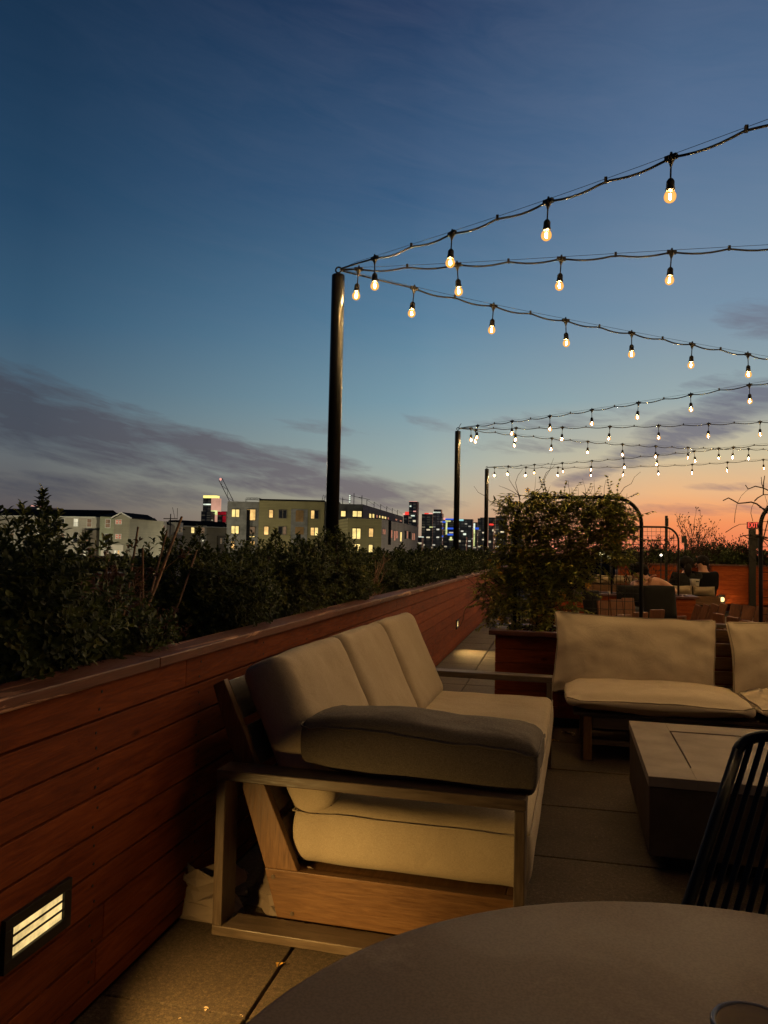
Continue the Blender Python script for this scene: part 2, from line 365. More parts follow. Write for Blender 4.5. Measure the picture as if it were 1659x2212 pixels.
g = MB(); g.box(-2.26, -2.22, -3.5, 22, -.05, .87); g.box(-1.235, -1.225, -3.5, 22, .0, .872); pin(g.build('liner', M['soil']), PW)
g = MB(); nx, ny = 12, 240
vs = [(-2.22+(i/(nx-1))*.98, -3.5+25.5*j/(ny-1), .80+.03*mnoise.noise(V((i*.7, j*.5, 0)))) for j in range(ny) for i in range(nx)]
g.add(vs, [(j*nx+i, j*nx+i+1, (j+1)*nx+i+1, (j+1)*nx+i) for j in range(ny-1) for i in range(nx-1)], .5, True)
pin(g.build('soil', M['soil']), PW)
# 2. cross planter behind the bench
def cross_planter(name, label, x0, x1, yf, dep, ztop, seed, mat='redwood_x', group=None):
    P_ = thing(name, label, 'planter', ((x0+x1)/2, yf+dep/2, 0), 0, group)
    g = boards_x(yf, x0, x1, ztop-.034, .1, 8, seed)
    n = len(g.v)
    k = 0; z1 = ztop-.034
    while z1 > .09:
        z0 = max(.07, z1-.1+.0045); g.box(x0+.002, x0+.022, yf+.024, yf+dep-.024, z0, z1); g.box(x1-.022, x1-.002, yf+.024, yf+dep-.024, z0, z1); g.box(x0, x1, yf+dep-.022, yf+dep, z0, z1); z1 -= .1
    pin(g.build('cladding', M[mat], None, .0015), P_)
    g = MB(); g.box(x0-.045, x1+.045, yf-.045, yf+.07, ztop-.032, ztop); g.box(x0-.045, x1+.045, yf+dep-.07, yf+dep+.045, ztop-.032, ztop)
    g.box(x0-.045, x0+.07, yf+.0715, yf+dep-.0715, ztop-.032, ztop); g.box(x1-.07, x1+.045, yf+.0715, yf+dep-.0715, ztop-.032, ztop)
    pin(g.build('cap', M['cap_x'], None, .004), P_)
    g = MB(); g.box(x0+.04, x1-.04, yf+.05, yf+dep-.03, .0, .068); pin(g.build('plinth', M['darkframe']), P_)
    g = MB(); nx, ny = max(6, int((x1-x0)*14)), 9
    vs = [(x0+.023+(x1-x0-.046)*i/(nx-1), yf+.023+(dep-.046)*j/(ny-1), ztop-.06+.03*mnoise.noise(V((i*.6, j*.6, seed)))) for j in range(ny) for i in range(nx)]
    g.add(vs, [(j*nx+i, j*nx+i+1, (j+1)*nx+i+1, (j+1)*nx+i) for j in range(ny-1) for i in range(nx-1)], .5, True)
    pin(g.build('soil', M['soil']), P_)
    return P_
cross_planter('planter_box', 'low red timber planter box with the flowering vine trellis, right behind the bench', -.40, 4.9, 5.75, .56, .68, 21)
cross_planter('planter_box', 'low timber planter box beyond the slat chairs holding the second trellis', -.3, 1.95, 11.35, .56, .70, 22)

# ------------------------------------------------------------------ step lights
def step_light(y0, y1, z0, z1, label, slots=3, lampw=1.0, tiny=False):
    P_ = thing('step_light', label, 'step light', (-1.2, (y0+y1)/2, z0), 0, 'louvred step lights in the planter wall')
    X = -1.2; g = MB(); b = .026; yl, yr = y0+b+.002, y1-b-.002; h = (z1-z0-2*b)
    g.box(X-.001, X+.012, y0, y1, z0, z0+b); g.box(X-.001, X+.012, y0, y1, z1-b, z1)
    g.box(X-.001, X+.012, y0, yl, z0+b, z1-b); g.box(X-.001, X+.012, yr, y1, z0+b, z1-b)
    ns = slots
    for k in range(1, ns):
        zc = z0+b+h*k/ns; g.box(X+.0038, X+.0062, yl, yr, zc-.0030, zc+.0030)
    pin(g.build('louvre_frame', M['black'], None, .0015), P_)
    g = MB(); g.box(X+.0005, X+.0035, yl, yr, z0+b, z1-b); pin(g.build('lens', M['lens']), P_)
    return P_
M['lens'] = emit('warm frosted lens', (1, .70, .27), .95, .5, 16)
step_light(1.553, 1.80, .278, .398, 'large louvred step light glowing in the timber wall at the lower left')
step_light(9.98, 10.23, .245, .365, 'small distant step light in the timber wall, above the lit patch of paving')
def area(name, loc, aim, sx_, sy_, power, col=(1, .60, .18), spread=120):
    l = bpy.data.lights.new(name, 'AREA'); l.shape = 'RECTANGLE'; l.size = sx_; l.size_y = sy_; l.energy = power; l.color = col; l.spread = R(spread)
    o = bpy.data.objects.new(name, l); C.objects.link(o); o.location = loc; d = V(aim)-V(loc); o.rotation_euler = d.to_track_quat('-Z', 'Y').to_euler(); return o
area('step_light_lamp', (-1.145, 1.68, .335), (-.62, 2.28, .04), .05, .05, 3.4, spread=88)
area('step_light_lamp_far', (-1.15, 10.1, .31), (-.85, 9.6, .0), .05, .05, 2.0, spread=60)

# ------------------------------------------------------------------ light poles
POLES = [(-1.62, 5.58, 'tall black light pole, nearest of the three, rising from the planter hedge'),
         (-1.62, 13.27, 'middle black light pole beyond the nearest one, with a wire tail at its eye bolt'),
         (-1.62, 19.40, 'farthest and shortest looking of the three black light poles')]
for i, (x, y, lb) in enumerate(POLES):
    P_ = thing('light_pole', lb, 'pole', (x, y, .8), 0, 'black poles carrying the string lights')
    g = MB(); g.lathe([(.0, 0), (.05, 0), (.05, 2.535), (.047, 2.545), (0, 2.548)], 28); g.build('shaft', M['pole'], P_)
    g = MB(); R_ = .022; g.tube([(0, 0, 2.54), (0, 0, 2.566)], .007, 8)
    g.tube([(R_*sin(a), 0, 2.585-R_*cos(a)) for a in [2*pi*k/18 for k in range(19)]], .0065, 8, cap=False)
    if i == 1: g.tube([(.012, 0, 2.60), (.03, .0, 2.64), (.055, 0, 2.68)], .005, 6)
    g.build('eye_bolt', M['black'], P_)

# ------------------------------------------------------------------ string lights
m_, nt = newmat('lit clear bulb glass'); lw = N(nt, 'ShaderNodeLayerWeight'); lw.inputs['Blend'].default_value = .35
ec = ramp(nt, lw.outputs['Facing'], [(0, (1, .56, .13)), (.5, (1, .44, .07)), (1, (.95, .30, .03))])
e = N(nt, 'ShaderNodeEmission'); L(nt, ec, e.inputs['Color']); e.inputs['Strength'].default_value = 1.25
t = N(nt, 'ShaderNodeBsdfTransparent'); t.inputs['Color'].default_value = (1, .96, .85, 1); x_ = N(nt, 'ShaderNodeMixShader')
L(nt, mapr(nt, lw.outputs['Facing'], 0, 1, .55, .9), x_.inputs[0]); L(nt, t.outputs[0], x_.inputs[1]); L(nt, e.outputs[0], x_.inputs[2]); out(nt, x_.outputs[0]); M['bulb'] = m_
M['filament'] = emit('hot filament', (1, .63, .26), 7200.)
def bulb_meshes():
    h = MB()  # drop cord, T connector and socket; hangs from origin (cable height)
    h.box(-.032, .032, -.012, .012, -.012, .012); h.lathe([(0, .03), (.006, .028), (.009, .01), (.02, -.004), (.018, -.016), (.010, -.032), (.006, -.045), (.0045, -.05), (.0045, -.108),
             (.012, -.112), (.020, -.124), (.021, -.158), (.0235, -.16), (.0235, -.17), (.018, -.174), (0, -.175)], 12)
    b = MB(); b.lathe([(0.010, -.170), (.018, -.175), (.026, -.186), (.0305, -.199), (.0305, -.209), (.027, -.221), (.019, -.230), (.009, -.2355), (.001, -.237)], 16)
    b.cur = 1; b.lathe([(.001, -.188), (.0055, -.192), (.006, -.204), (.0055, -.216), (.001, -.220)], 6)
    return h, b
hm, bm_ = bulb_meshes()
proto_h = hm.build('lamp_holder', M['rubber']); proto_b = bm_.build('bulb', [M['bulb'], M['filament']])
ME_H, ME_B = proto_h.data, proto_b.data
bpy.data.objects.remove(proto_h); bpy.data.objects.remove(proto_b)
def strand(pole, phi, s0, step, smax, prof, label, lit=99):
    bx, by = POLES[pole][0], POLES[pole][1]; ux, uy = cos(R(phi)), sin(R(phi))
    def zz(s):
        for (a, za), (b, zb) in zip(prof, prof[1:]):
            if s <= b: return za+(zb-za)*(s-a)/(b-a)
        (a, za), (b, zb) = prof[-2:]; return zb
    P_ = thing('string_light', label, 'string lights', (bx, by, 3.385), 0, 'festoon strands fixed to the poles')
    bulbs = []; s = s0
    while s < min(smax, lit): bulbs.append(s); s += step
    # smooth profile through a fine sampling
    def zs(s): return sum(zz(max(0, s+d)) for d in (-.5, -.25, 0, .25, .5))/5 if s > .3 else zz(s)
    def swag(s):   # cable sags between ties
        if s < s0: return 0
        f = ((s-s0)/step*2) % 1; return -.022*sin(pi*f)
    pts = []; s = .03
    while s < smax: pts.append((ux*s, uy*s, zs(s)-3.385+swag(s))); s += .06
    g = MB(); g.tube([(0.015, 0, .0)]+pts, .0066, 6)
    for i in range(len(bulbs)):
        sb = bulbs[i]+step/2; z = zs(sb)-3.385; g.box(ux*sb-.008, ux*sb+.008, uy*sb-.01, uy*sb+.01, z-.010, z+.022)
    g.build('cable', M['rubber'], P_)
    g = MB(); pw = [(ux*q, uy*q, zs(q)-3.385+.014) for q in [smax*i/60 for i in range(61)]]; g.tube([(0.01, 0, .006)]+pw[1:], .0016, 4); g.build('support_wire', M['steel'], P_)
    for i, sb in enumerate(bulbs):
        h = bpy.data.objects.new('lamp_holder', ME_H); C.objects.link(h); h.parent = P_
        h.location = (ux*sb, uy*sb, zs(sb)-3.385); h.rotation_euler = (random.uniform(-.09, .09), random.uniform(-.09, .09), R(phi)+random.uniform(-.1, .1))
        b = bpy.data.objects.new('bulb', ME_B); C.objects.link(b); b.parent = h
strand(0, -34.4, .41, .751, 12.5, [(0, 3.39), (1, 3.34), (2, 3.30), (3, 3.295), (6, 3.27), (9, 3.30), (12.6, 3.40)], 'festoon strand rising from the nearest pole out of the upper right of the picture', 9)
strand(0, 0, .16, .752, 10.3, [(0, 3.385), (.9, 3.37), (2.4, 3.375), (6, 3.36), (10.4, 3.42)], 'nearly level festoon strand, middle of three leaving the nearest pole')
strand(0, 36.6, .65, .745, 12.7, [(0, 3.385), (.65, 3.345), (1.4, 3.315), (2.9, 3.29), (4.4, 3.28), (8, 3.29), (12.9, 3.42)], 'festoon strand falling away to the right from the nearest pole')
strand(1, -38.6, 1.24-.768, .768, 13.0, [(0, 3.395), (1.2, 3.375), (2, 3.36), (4, 3.362), (6, 3.385), (13, 3.44)], 'festoon strand from the middle pole, uppermost of its three')
strand(1, 0, 1.0-.773, .773, 10.3, [(0, 3.395), (1, 3.385), (3.3, 3.395), (5, 3.44), (7, 3.50), (10.4, 3.52)], 'level festoon strand from the middle pole with two loose wire ends')
strand(1, 33.3, 1.13-.785, .785, 12.5, [(0, 3.395), (1.9, 3.355), (3.5, 3.355), (5, 3.395), (6.7, 3.49), (9, 3.58), (13, 3.6)], 'festoon strand from the middle pole, lowest of its three')
strand(2, -34.6, 1.45-.778, .778, 12.5, [(0, 3.385), (1.5, 3.355), (3, 3.335), (4.5, 3.355), (6.2, 3.39), (12.6, 3.46)], 'farther festoon strand climbing to the right from the farthest pole')
strand(2, -.6, .97-.778, .778, 10.3, [(0, 3.385), (1, 3.38), (3, 3.385), (5, 3.44), (6.5, 3.56), (10.4, 3.7)], 'lowest looking festoon strand, almost level, from the farthest pole')

# ------------------------------------------------------------------ cushions
def cushion(w, d, h, n=26, rnd=.3, crown=.35, wrinkle=.012, seed=0, pinch=.0, sag=0, squircle=.05, folds=0):
    """box cushion centred at the origin: w (x) d (y) h (z)"""
    nz = 7; ny = max(8, int(n*d/w)); nx = n
    vs = []; idx = {}; fs = []
    def P3(i, j, k):
        u = 2*i/nx-1; v = 2*j/ny-1; t = 2*k/nz-1
        # round all corners
        x, y, z = u, v, t
        cu = sqrt(max(0, 1-squircle*v*v)); cv_ = sqrt(max(0, 1-squircle*u*u))
        e = (1-abs(u)**6)*(1-abs(v)**6); body = (1-crown)+crown*((1-u*u)*(1-v*v))**.35
        zz = t*h/2*body
        rr_ = rnd*h
        # bulge sides outward at mid height
        k_ = sqrt(max(0, 1-(abs(t))**2.4)); ox = (w/2-rr_)*u*cu + rr_*u*abs(u)**2*(.35+.65*k_)
        oy = (d/2-rr_)*v*cv_ + rr_*v*abs(v)**2*(.35+.65*k_)
        cpin = (abs(u)*abs(v))**6*pinch; zz *= (1-cpin)
        p = V((ox, oy, zz)); q = p*5+V((seed*7.3, seed*3.1, seed))
        dz = mnoise.noise(q)*wrinkle+mnoise.noise(q*2.7)*wrinkle*.35
        # radial creases near the corners
        ed = (abs(u)*abs(v))**3
        dz += ed*wrinkle*.9*sin(14*math.atan2(1.02-abs(v), 1.02-abs(u))+seed)
        if folds: dz += folds*math.exp(-((1-abs(u))/.30))*sin(10*v*(1+.25*u)+6*abs(u)+seed)*(1-.3*abs(v)) + folds*.7*math.exp(-((u+.1)/.28)**2)*sin(13*u+3*v)*max(0, v)
        p.z += dz*(1 if t > 0 else -1)*min(1, abs(t)*1.4); p.z -= sag*(1-u*u)*(1-v*v)
        p.x += mnoise.noise(q+V((9, 0, 0)))*wrinkle*.6; p.y += mnoise.noise(q+V((0, 9, 0)))*wrinkle*.6
        return p
    def vid(i, j, k):
        if (i, j, k) not in idx: idx[(i, j, k)] = len(vs); vs.append(P3(i, j, k))
        return idx[(i, j, k)]
    for i in range(nx):
        for j in range(ny):
            fs.append((vid(i, j, nz), vid(i+1, j, nz), vid(i+1, j+1, nz), vid(i, j+1, nz)))
            fs.append((vid(i, j, 0), vid(i, j+1, 0), vid(i+1, j+1, 0), vid(i+1, j, 0)))
    for k in range(nz):
        for i in range(nx):
            fs.append((vid(i, 0, k), vid(i+1, 0, k), vid(i+1, 0, k+1), vid(i, 0, k+1)))
            fs.append((vid(i+1, ny, k), vid(i, ny, k), vid(i, ny, k+1), vid(i+1, ny, k+1)))
        for j in range(ny):
            fs.append((vid(0, j+1, k), vid(0, j, k), vid(0, j, k+1), vid(0, j+1, k+1)))
            fs.append((vid(nx, j, k), vid(nx, j+1, k), vid(nx, j+1, k+1), vid(nx, j, k+1)))
    seam = []
    for kk in (nz-1, 1):
        ring = [P3(i, 0, kk) for i in range(nx)]+[P3(nx, j, kk) for j in range(ny)]+[P3(nx-i, ny, kk) for i in range(nx)]+[P3(0, ny-j, kk) for j in range(ny)]
        ring.append(ring[0]); seam.append(ring)
    return vs, fs, seam
def put_cushion(name, mat, pmat, parent, Mx, *a, subdiv=True, label=None, **k):
    vs, fs, seam = cushion(*a, **k)
    g = MB(); g.add([Mx @ q for q in vs], fs, .5, True); o = g.build(name, mat, parent)
    if subdiv: s = o.modifiers.new('sub', 'SUBSURF'); s.levels = s.render_levels = 1
    if label: o['label'] = label
    if pmat:
        for ring in seam[:1]:
            g = MB(); c0 = sum((V(q) for q in ring), V())/len(ring)
            g.tube([Mx @ (V(q)+(V(q)-c0).normalized()*.0015) for q in ring], .0032, 5, cap=False); pp = g.build('piping', pmat, o)
    return o
def TRS(loc, rx=0, ry=0, rz=0):
    return Matrix.Translation(V(loc)) @ Matrix.Rotation(rz, 4, 'Z') @ Matrix.Rotation(ry, 4, 'Y') @ Matrix.Rotation(rx, 4, 'X')

# ------------------------------------------------------------------ sofa (local x = along the arm, y = length)
SO = thing('sofa', 'three seat weathered teak sofa with light beige cushions standing against the red planter wall', 'sofa', (-1.056, 2.365, 0), R(-1.9))
LEN = 2.42; W_ = .99; TH = .034; AD = .105
def arm(y0, nm):
    g = MB(); z1 = .527
    g.box(0, W_, y0, y0+AD, z1-TH, z1, None, .3); a = g.build('armrest', M['grey_x'], SO, .003)
    for xx in (0, W_-TH):
        g = MB(); g.box(xx+.001, xx+TH-.001, y0+.001, y0+AD-.001, TH, z1-TH, None, .5 if xx else .7); g.build('leg', M['grey_z'], SO, .003)
    g = MB(); g.box(0, W_, y0, y0+AD, .004, TH, None, .2); g.build('runner', M['grey_x'], SO, .003)
arm(0, 'near'); arm(LEN-AD, 'far')
for yy in (AD+.002, LEN-AD-.034):
    g = MB(); g.prism([(.135, .190), (-.075, .775), (-.035, .797), (.25, .190)], yy, yy+.032, 'y', None, .6); g.build('back_post', M['teak_z'], SO, .003)
    g = MB(); g.prism([(.182, .036), (.955, .036), (.955, .190), (.133, .190)], yy-.001, yy+.031, 'y', None, .9)
    sp = g.build('side_panel', M['teak_x'], SO, .003)
    g = MB()
    for cx_, cz_ in ((.165, .165), (.235, .055)):
        g.prism([(cx_+.007*cos(a), cz_+.007*sin(a)) for a in [2*pi*q/12 for q in range(12)]], yy-.0035, yy+.002, 'y')
    g.build('bolt_plug', M['grey_z'], sp)
g = MB(); g.box(.925, .957, AD+.036, LEN-AD-.036, .036, .188); g.build('front_rail', M['teak_y'], SO, .003)
g = MB()
for k in range(4):
    t0 = k/4+.03; t1 = (k+1)/4-.01; p0 = V((.245, 0, .20)); p1 = V((-.035, 0, .795)); d = p1-p0; nrm = V((-d.z, 0, d.x)).normalized()*.02
    a = p0+d*t0; b = p0+d*t1; g.prism([(a.x, a.z), (b.x, b.z), (b.x+nrm.x, b.z+nrm.z), (a.x+nrm.x, a.z+nrm.z)], AD+.036, LEN-AD-.036)
g.build('back_slats', M['grey_y'], SO, .003)
g = MB(); g.box(.23, .92, AD+.036, LEN-AD-.036, .165, .186); g.build('seat_deck', M['teak_y'], SO)
# seat cushion: one long thick cushion with rounded front
sl = LEN-2*AD-.05
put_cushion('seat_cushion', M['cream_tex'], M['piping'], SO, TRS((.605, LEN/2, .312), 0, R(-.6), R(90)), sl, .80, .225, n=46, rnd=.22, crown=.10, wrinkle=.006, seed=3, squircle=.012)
for k in range(3):
    yc = AD+.03+sl*(k+.5)/3; lean = math.atan2(.28, .60)
    Mx = TRS((.185, yc, .615), 0, 0, 0) @ Matrix.Rotation(-lean, 4, 'Y') @ Matrix.Rotation(R(90), 4, 'Z') @ Matrix.Rotation(R(90), 4, 'X')
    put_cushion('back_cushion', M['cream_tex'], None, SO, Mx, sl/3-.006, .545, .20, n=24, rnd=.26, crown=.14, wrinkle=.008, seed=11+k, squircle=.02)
# throw pillow lying across the near arm
TP = thing('throw_pillow', 'large taupe linen pillow resting on the near arm of the sofa', 'pillow', (-.41, 2.56, .55))
Mx = TRS((-.405, 2.60, .598), R(-4), R(2.2), R(-3))
pin(put_cushion('pillow_cover', M['greyfab'], M['gpiping'], None, Mx, .760, .40, .215, n=44, rnd=.10, crown=.30, wrinkle=.012, seed=33, pinch=.12, squircle=.012), TP)


# crumpled paper bags behind the sofa leg
def paper_bag(loc, rz, sx_, sy_, sz_, seed, label):
    rr = random.Random(seed); P_ = thing('paper_bag', label, 'paper bag', loc, rz, 'discarded paper bags')
    g = MB(); nu, nv = 12, 7; vs = []
    for j in range(nv+1):
        t = j/nv; fl = 1-.25*sin(pi*t)+.1*t
        for i in range(nu):
            a = 2*pi*i/nu; ca, sa = cos(a), sin(a); q = max(abs(ca), abs(sa))
            x = ca/q*sx_/2*fl; y = sa/q*sy_/2*fl*(1-.75*t)
            cr = rr.uniform(-1, 1)*.022; cr2 = rr.uniform(-1, 1)*.02
            vs.append((x+cr+.08*t*t*(seed % 3-1), y+cr2, t*sz_+(rr.uniform(-.03, .03) if j == nv else rr.uniform(-.008, .008) if j else 0)))
    fs = []
    for j in range(nv):
        for i in range(nu):
            a, b, c, d = j*nu+i, j*nu+(i+1) % nu, (j+1)*nu+(i+1) % nu, (j+1)*nu+i
            fs += [(a, b, c), (a, c, d)] if (i+j) % 2 else [(a, b, d), (b, c, d)]
    g.add(vs, fs, .5); o = g.build('paper', M['paper'], P_); so = o.modifiers.new('th', 'SOLIDIFY'); so.thickness = .0015
paper_bag((-1.115, 2.50, .002), R(20), .20, .12, .15, 4, 'crumpled paper bag standing between the planter wall and the sofa leg')
paper_bag((-.935, 2.62, .002), R(-35), .22, .13, .17, 5, 'folded over paper bag on the floor under the sofa back post')

# ------------------------------------------------------------------ bench with two seats
BN = thing('bench', 'low timber slat back bench with beige cushions in front of the planter box', 'bench', (.2, 5.3, 0), R(-1.2))
def bl(g, name, mat, bev=.003): o = g.build(name, mat, None, bev); return pin(o, BN)
bx0, bx1 = .20, 2.55
def rot(q): return q
for xx in (bx0, 1.36, bx1-.05):
    for (ya, yb) in ((4.905, 4.99), (5.50, 5.58)):
        g = MB(); g.box(xx, xx+.05, ya, yb, .003, .268); bl(g, 'leg', M['teak_z'])
for (ya, yb, z0, z1) in ((4.91, 4.94, .195, .265), (4.915, 4.94, .095, .125), (5.54, 5.57, .195, .265)):
    g = MB(); g.box(bx0+.052, 1.358, ya, yb, z0, z1); g.box(1.412, bx1-.052, ya, yb, z0, z1); bl(g, 'rail', M['grey_x'])
g = MB(); g.box(bx0-.06, bx1+.02, 4.90, 5.55, .270, .290); bl(g, 'seat_deck', M['grey_x'])
for k in range(5):
    z0 = .31+k*.092; yb = 5.585+k*.012; g = MB(); g.box(bx0-.02, bx1+.02, yb, yb+.02, z0, z0+.080, None, .2+.15*k); bl(g, 'back_slat', M['teak_x'])
g = MB(); g.box(bx0-.02, bx1+.02, 5.625, 5.672, .772, .797); bl(g, 'top_rail', M['grey_x'])
for xx in (bx0+.1, 1.36, bx1-.1):
    g = MB(); g.prism([(5.60, .268), (5.63, .268), (5.69, .771), (5.66, .771)], xx, xx+.04, 'x'); bl(g, 'back_post', M['teak_z'])
for k, xc in enumerate((.612, 1.70)):
    o = put_cushion('seat_cushion', M['cream'], M['piping'], None, TRS((xc+.02, 5.16, .362), R(0), 0, R(.5 if k else -1)), 1.09, .72, .165, n=34, rnd=.30, crown=.66, wrinkle=.012, seed=41+k, pinch=.15, squircle=.06); pin(o, BN)
for k, (xc, rz, wd) in enumerate(((.545, 1.5, 1.02), (1.66, 0, .99))):
    lean = R(14)
    Mx = TRS((xc, 5.465, .575), 0, 0, R(rz)) @ Matrix.Rotation(R(1.2 if k == 0 else -.6), 4, 'Y') @ Matrix.Rotation(R(90)-lean, 4, 'X')
    o = put_cushion('back_cushion', M['cream'], M['piping'], None, Mx, wd, .52, .17, n=36, rnd=.26, crown=.55, wrinkle=.024, seed=51+k, pinch=.6, squircle=-.10, folds=.0055); pin(o, BN)

# ------------------------------------------------------------------ fire pit table
FP = thing('fire_pit_table', 'square concrete fire pit table with a lid panel let into its top', 'fire pit', (.92, 3.76, 0), R(-1.3))
g = MB(); a = .525; li = .345; zt = .38
g.box(-a, -li, -a, a, zt-.04, zt); g.box(li, a, -a, a, zt-.04, zt); g.box(-li, li, -a, -li, zt-.04, zt); g.box(-li, li, li, a, zt-.04, zt)
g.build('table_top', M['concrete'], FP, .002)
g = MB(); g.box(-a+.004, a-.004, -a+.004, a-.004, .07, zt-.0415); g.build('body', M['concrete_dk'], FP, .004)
g = MB(); g.box(-li+.008, li-.008, -li+.006, li-.012, zt-.036, zt-.003); g.build('lid', M['concrete'], FP, .0015)
g = MB(); g.box(-a+.08, a-.08, -a+.08, a-.08, .003, .069); g.build('plinth', M['black'], FP)

# ------------------------------------------------------------------ round table
RT = thing('round_table', 'round taupe topped cafe table in the near foreground', 'table', (.245, .688, 0))
g = MB(); g.lathe([(0, .692), (.580, .692), (.595, .700), (.597, .712), (.593, .7175), (.585, .72), (0, .7201)], 128); g.build('table_top', M['table'], RT)
g = MB(); g.lathe([(.04, .03), (.035, .05), (.032, .66), (.05, .691)], 20); g.build('pedestal', M['black'], RT)
g = MB(); g.lathe([(0, .003), (.25, .003), (.25, .012), (.05, .03), (0, .03)], 32); g.build('base_plate', M['black'], RT)
# glass tumbler at the lower right corner
GL = thing('glass_tumbler', 'clear glass tumbler at the lower right edge of the round table', 'glass', (.193, .806, .7215))
m_, nt = newmat('clear glass'); p_ = N(nt, 'ShaderNodeBsdfGlass'); p_.inputs['IOR'].default_value = 1.45; p_.inputs['Roughness'].default_value = .02; p_.inputs['Color'].default_value = (.95, .9, .82, 1); xx = N(nt, 'ShaderNodeMixShader'); xx.inputs[0].default_value = .22; L(nt, p_.outputs[0], xx.inputs[1]); L(nt, princ(nt, (.5, .44, .36), .15, 0, None, .8), xx.inputs[2]); out(nt, xx.outputs[0]); M['glass'] = m_
g = MB(); g.lathe([(0, 0), (.031, 0), (.034, .004), (.0405, .083), (.041, .088), (.0385, .0905), (.0355, .088), (.035, .080), (.030, .014), (0, .012)], 40); g.build('glass_wall', M['glass'], GL)
m_, nt = newmat('amber highlight drink'); out(nt, princ(nt, (.42, .24, .08), .08, 0, None, .8)); M['drink'] = m_  # drink coloured amber to stand in for highlights in the glass
g = MB(); g.lathe([(0, .0125), (.0290, .0145), (.0318, .060), (0, .0602)], 32); g.build('drink', M['drink'], GL)

# ------------------------------------------------------------------ black spindle chair
CH = thing('dining_chair', 'black metal chair with a spindle back drawn up to the round table', 'chair', (.36, 1.62, 0))
# back plane: BL bottom left, UPV up direction, WV width direction (towards the right)
BLc = hit(1484, 1962, 1, 1.60); TLc = hit(1600, 1600, 1, 1.80)
upd = (TLc-BLc); hgt = upd.length; upd.normalize()
wd = V((.86, -.40, 0)).normalized(); wd = (wd-upd*wd.dot(upd)).normalized(); WD = .43
def bp(u, v): return BLc+wd*(u*WD)+upd*(v*(hgt+.03))
g = MB(); pts = [bp(0, -.42), bp(0, -.1), bp(0, .5), bp(.002, .86)]
cr = .17
for k in range(7):
    a = pi/2*k/6; pts.append(bp(cr-cr*cos(a), .86+.14*sin(a)))
for k in range(7):
    a = pi/2*k/6; pts.append(bp(1-cr+cr*sin(a), .86+.14*cos(a)))
pts += [bp(1, .5), bp(1, -.1), bp(1, -.42)]
g.tube(pts, .012, 10); pin(g.build('back_frame', M['black'], None), CH)
for k in range(1, 21):
    u = k/21.; g = MB()
    vt = 1.0 if cr < u < 1-cr else .86+.14*sqrt(max(0, 1-((cr-min(u, 1-u))/cr)**2))
    ww = .0055; M4 = Matrix((wd, upd.cross(wd).normalized()*1, upd)).transposed().to_4x4(); M4.translation = bp(u, -.40)
    g.box(-ww, ww, -.0035, .0035, 0, (hgt+.03)*(vt+.40)-.002, M4); pin(g.build('spindle', M['black'], None, .002), CH)
# seat ahead of the back, and legs
fwd = -V((upd.x, upd.y, 0)).normalized(); zs_ = .45
c0 = bp(0, -.42); c1 = bp(1, -.42); c0 = V((c0.x, c0.y, zs_)); c1 = V((c1.x, c1.y, zs_)); d0 = c0+fwd*.42; d1 = c1+fwd*.42
g = MB(); g.prism([(q.x, q.y) for q in (c0, c1, d1, d0)], zs_-.012, zs_+.010, 'z'); pin(g.build('seat', M['black'], None, .008), CH)
for p, q in ((c0, fwd*-.05), (c1, fwd*-.05), (d0, fwd*.02), (d1, fwd*.02)):
    g = MB(); g.tube([p+V((0, 0, -.01)), V((p.x+q.x, p.y+q.y, .003))], [.011, .008], 10); pin(g.build('leg', M['black'], None), CH)

# ================================================================== PLANTS
def leaf(g, p, d, nrm, ln, wd_, rnd, fold=.25, shape='ob'):
    """one leaf: 7 vertices folded along the midrib"""
    d = d.normalized(); s = d.cross(nrm)
    if s.length < 1e-4: s = d.orthogonal()
    s.normalize(); n = s.cross(d)
    if shape == 'ob': prof = ((.38, .62), (.75, .95))
    else: prof = ((.28, .95), (.62, .62))
    a, b = prof; dr = -n*ln*.10
    vs = [p]
    for t, wv in (a, b):
        c = p+d*ln*t+dr*t*t
        vs += [c+s*wd_*wv/2+n*wd_*fold, c-s*wd_*wv/2+n*wd_*fold, c]
    vs.append(p+d*ln+dr)
    # 0 base;1,2,3 L R mid at a;4,5,6 at b;7 tip
    g.add(vs, [(0, 3, 1), (0, 2, 3), (1, 3, 6, 4), (3, 2, 5, 6), (4, 6, 7), (6, 5, 7)], rnd, True)
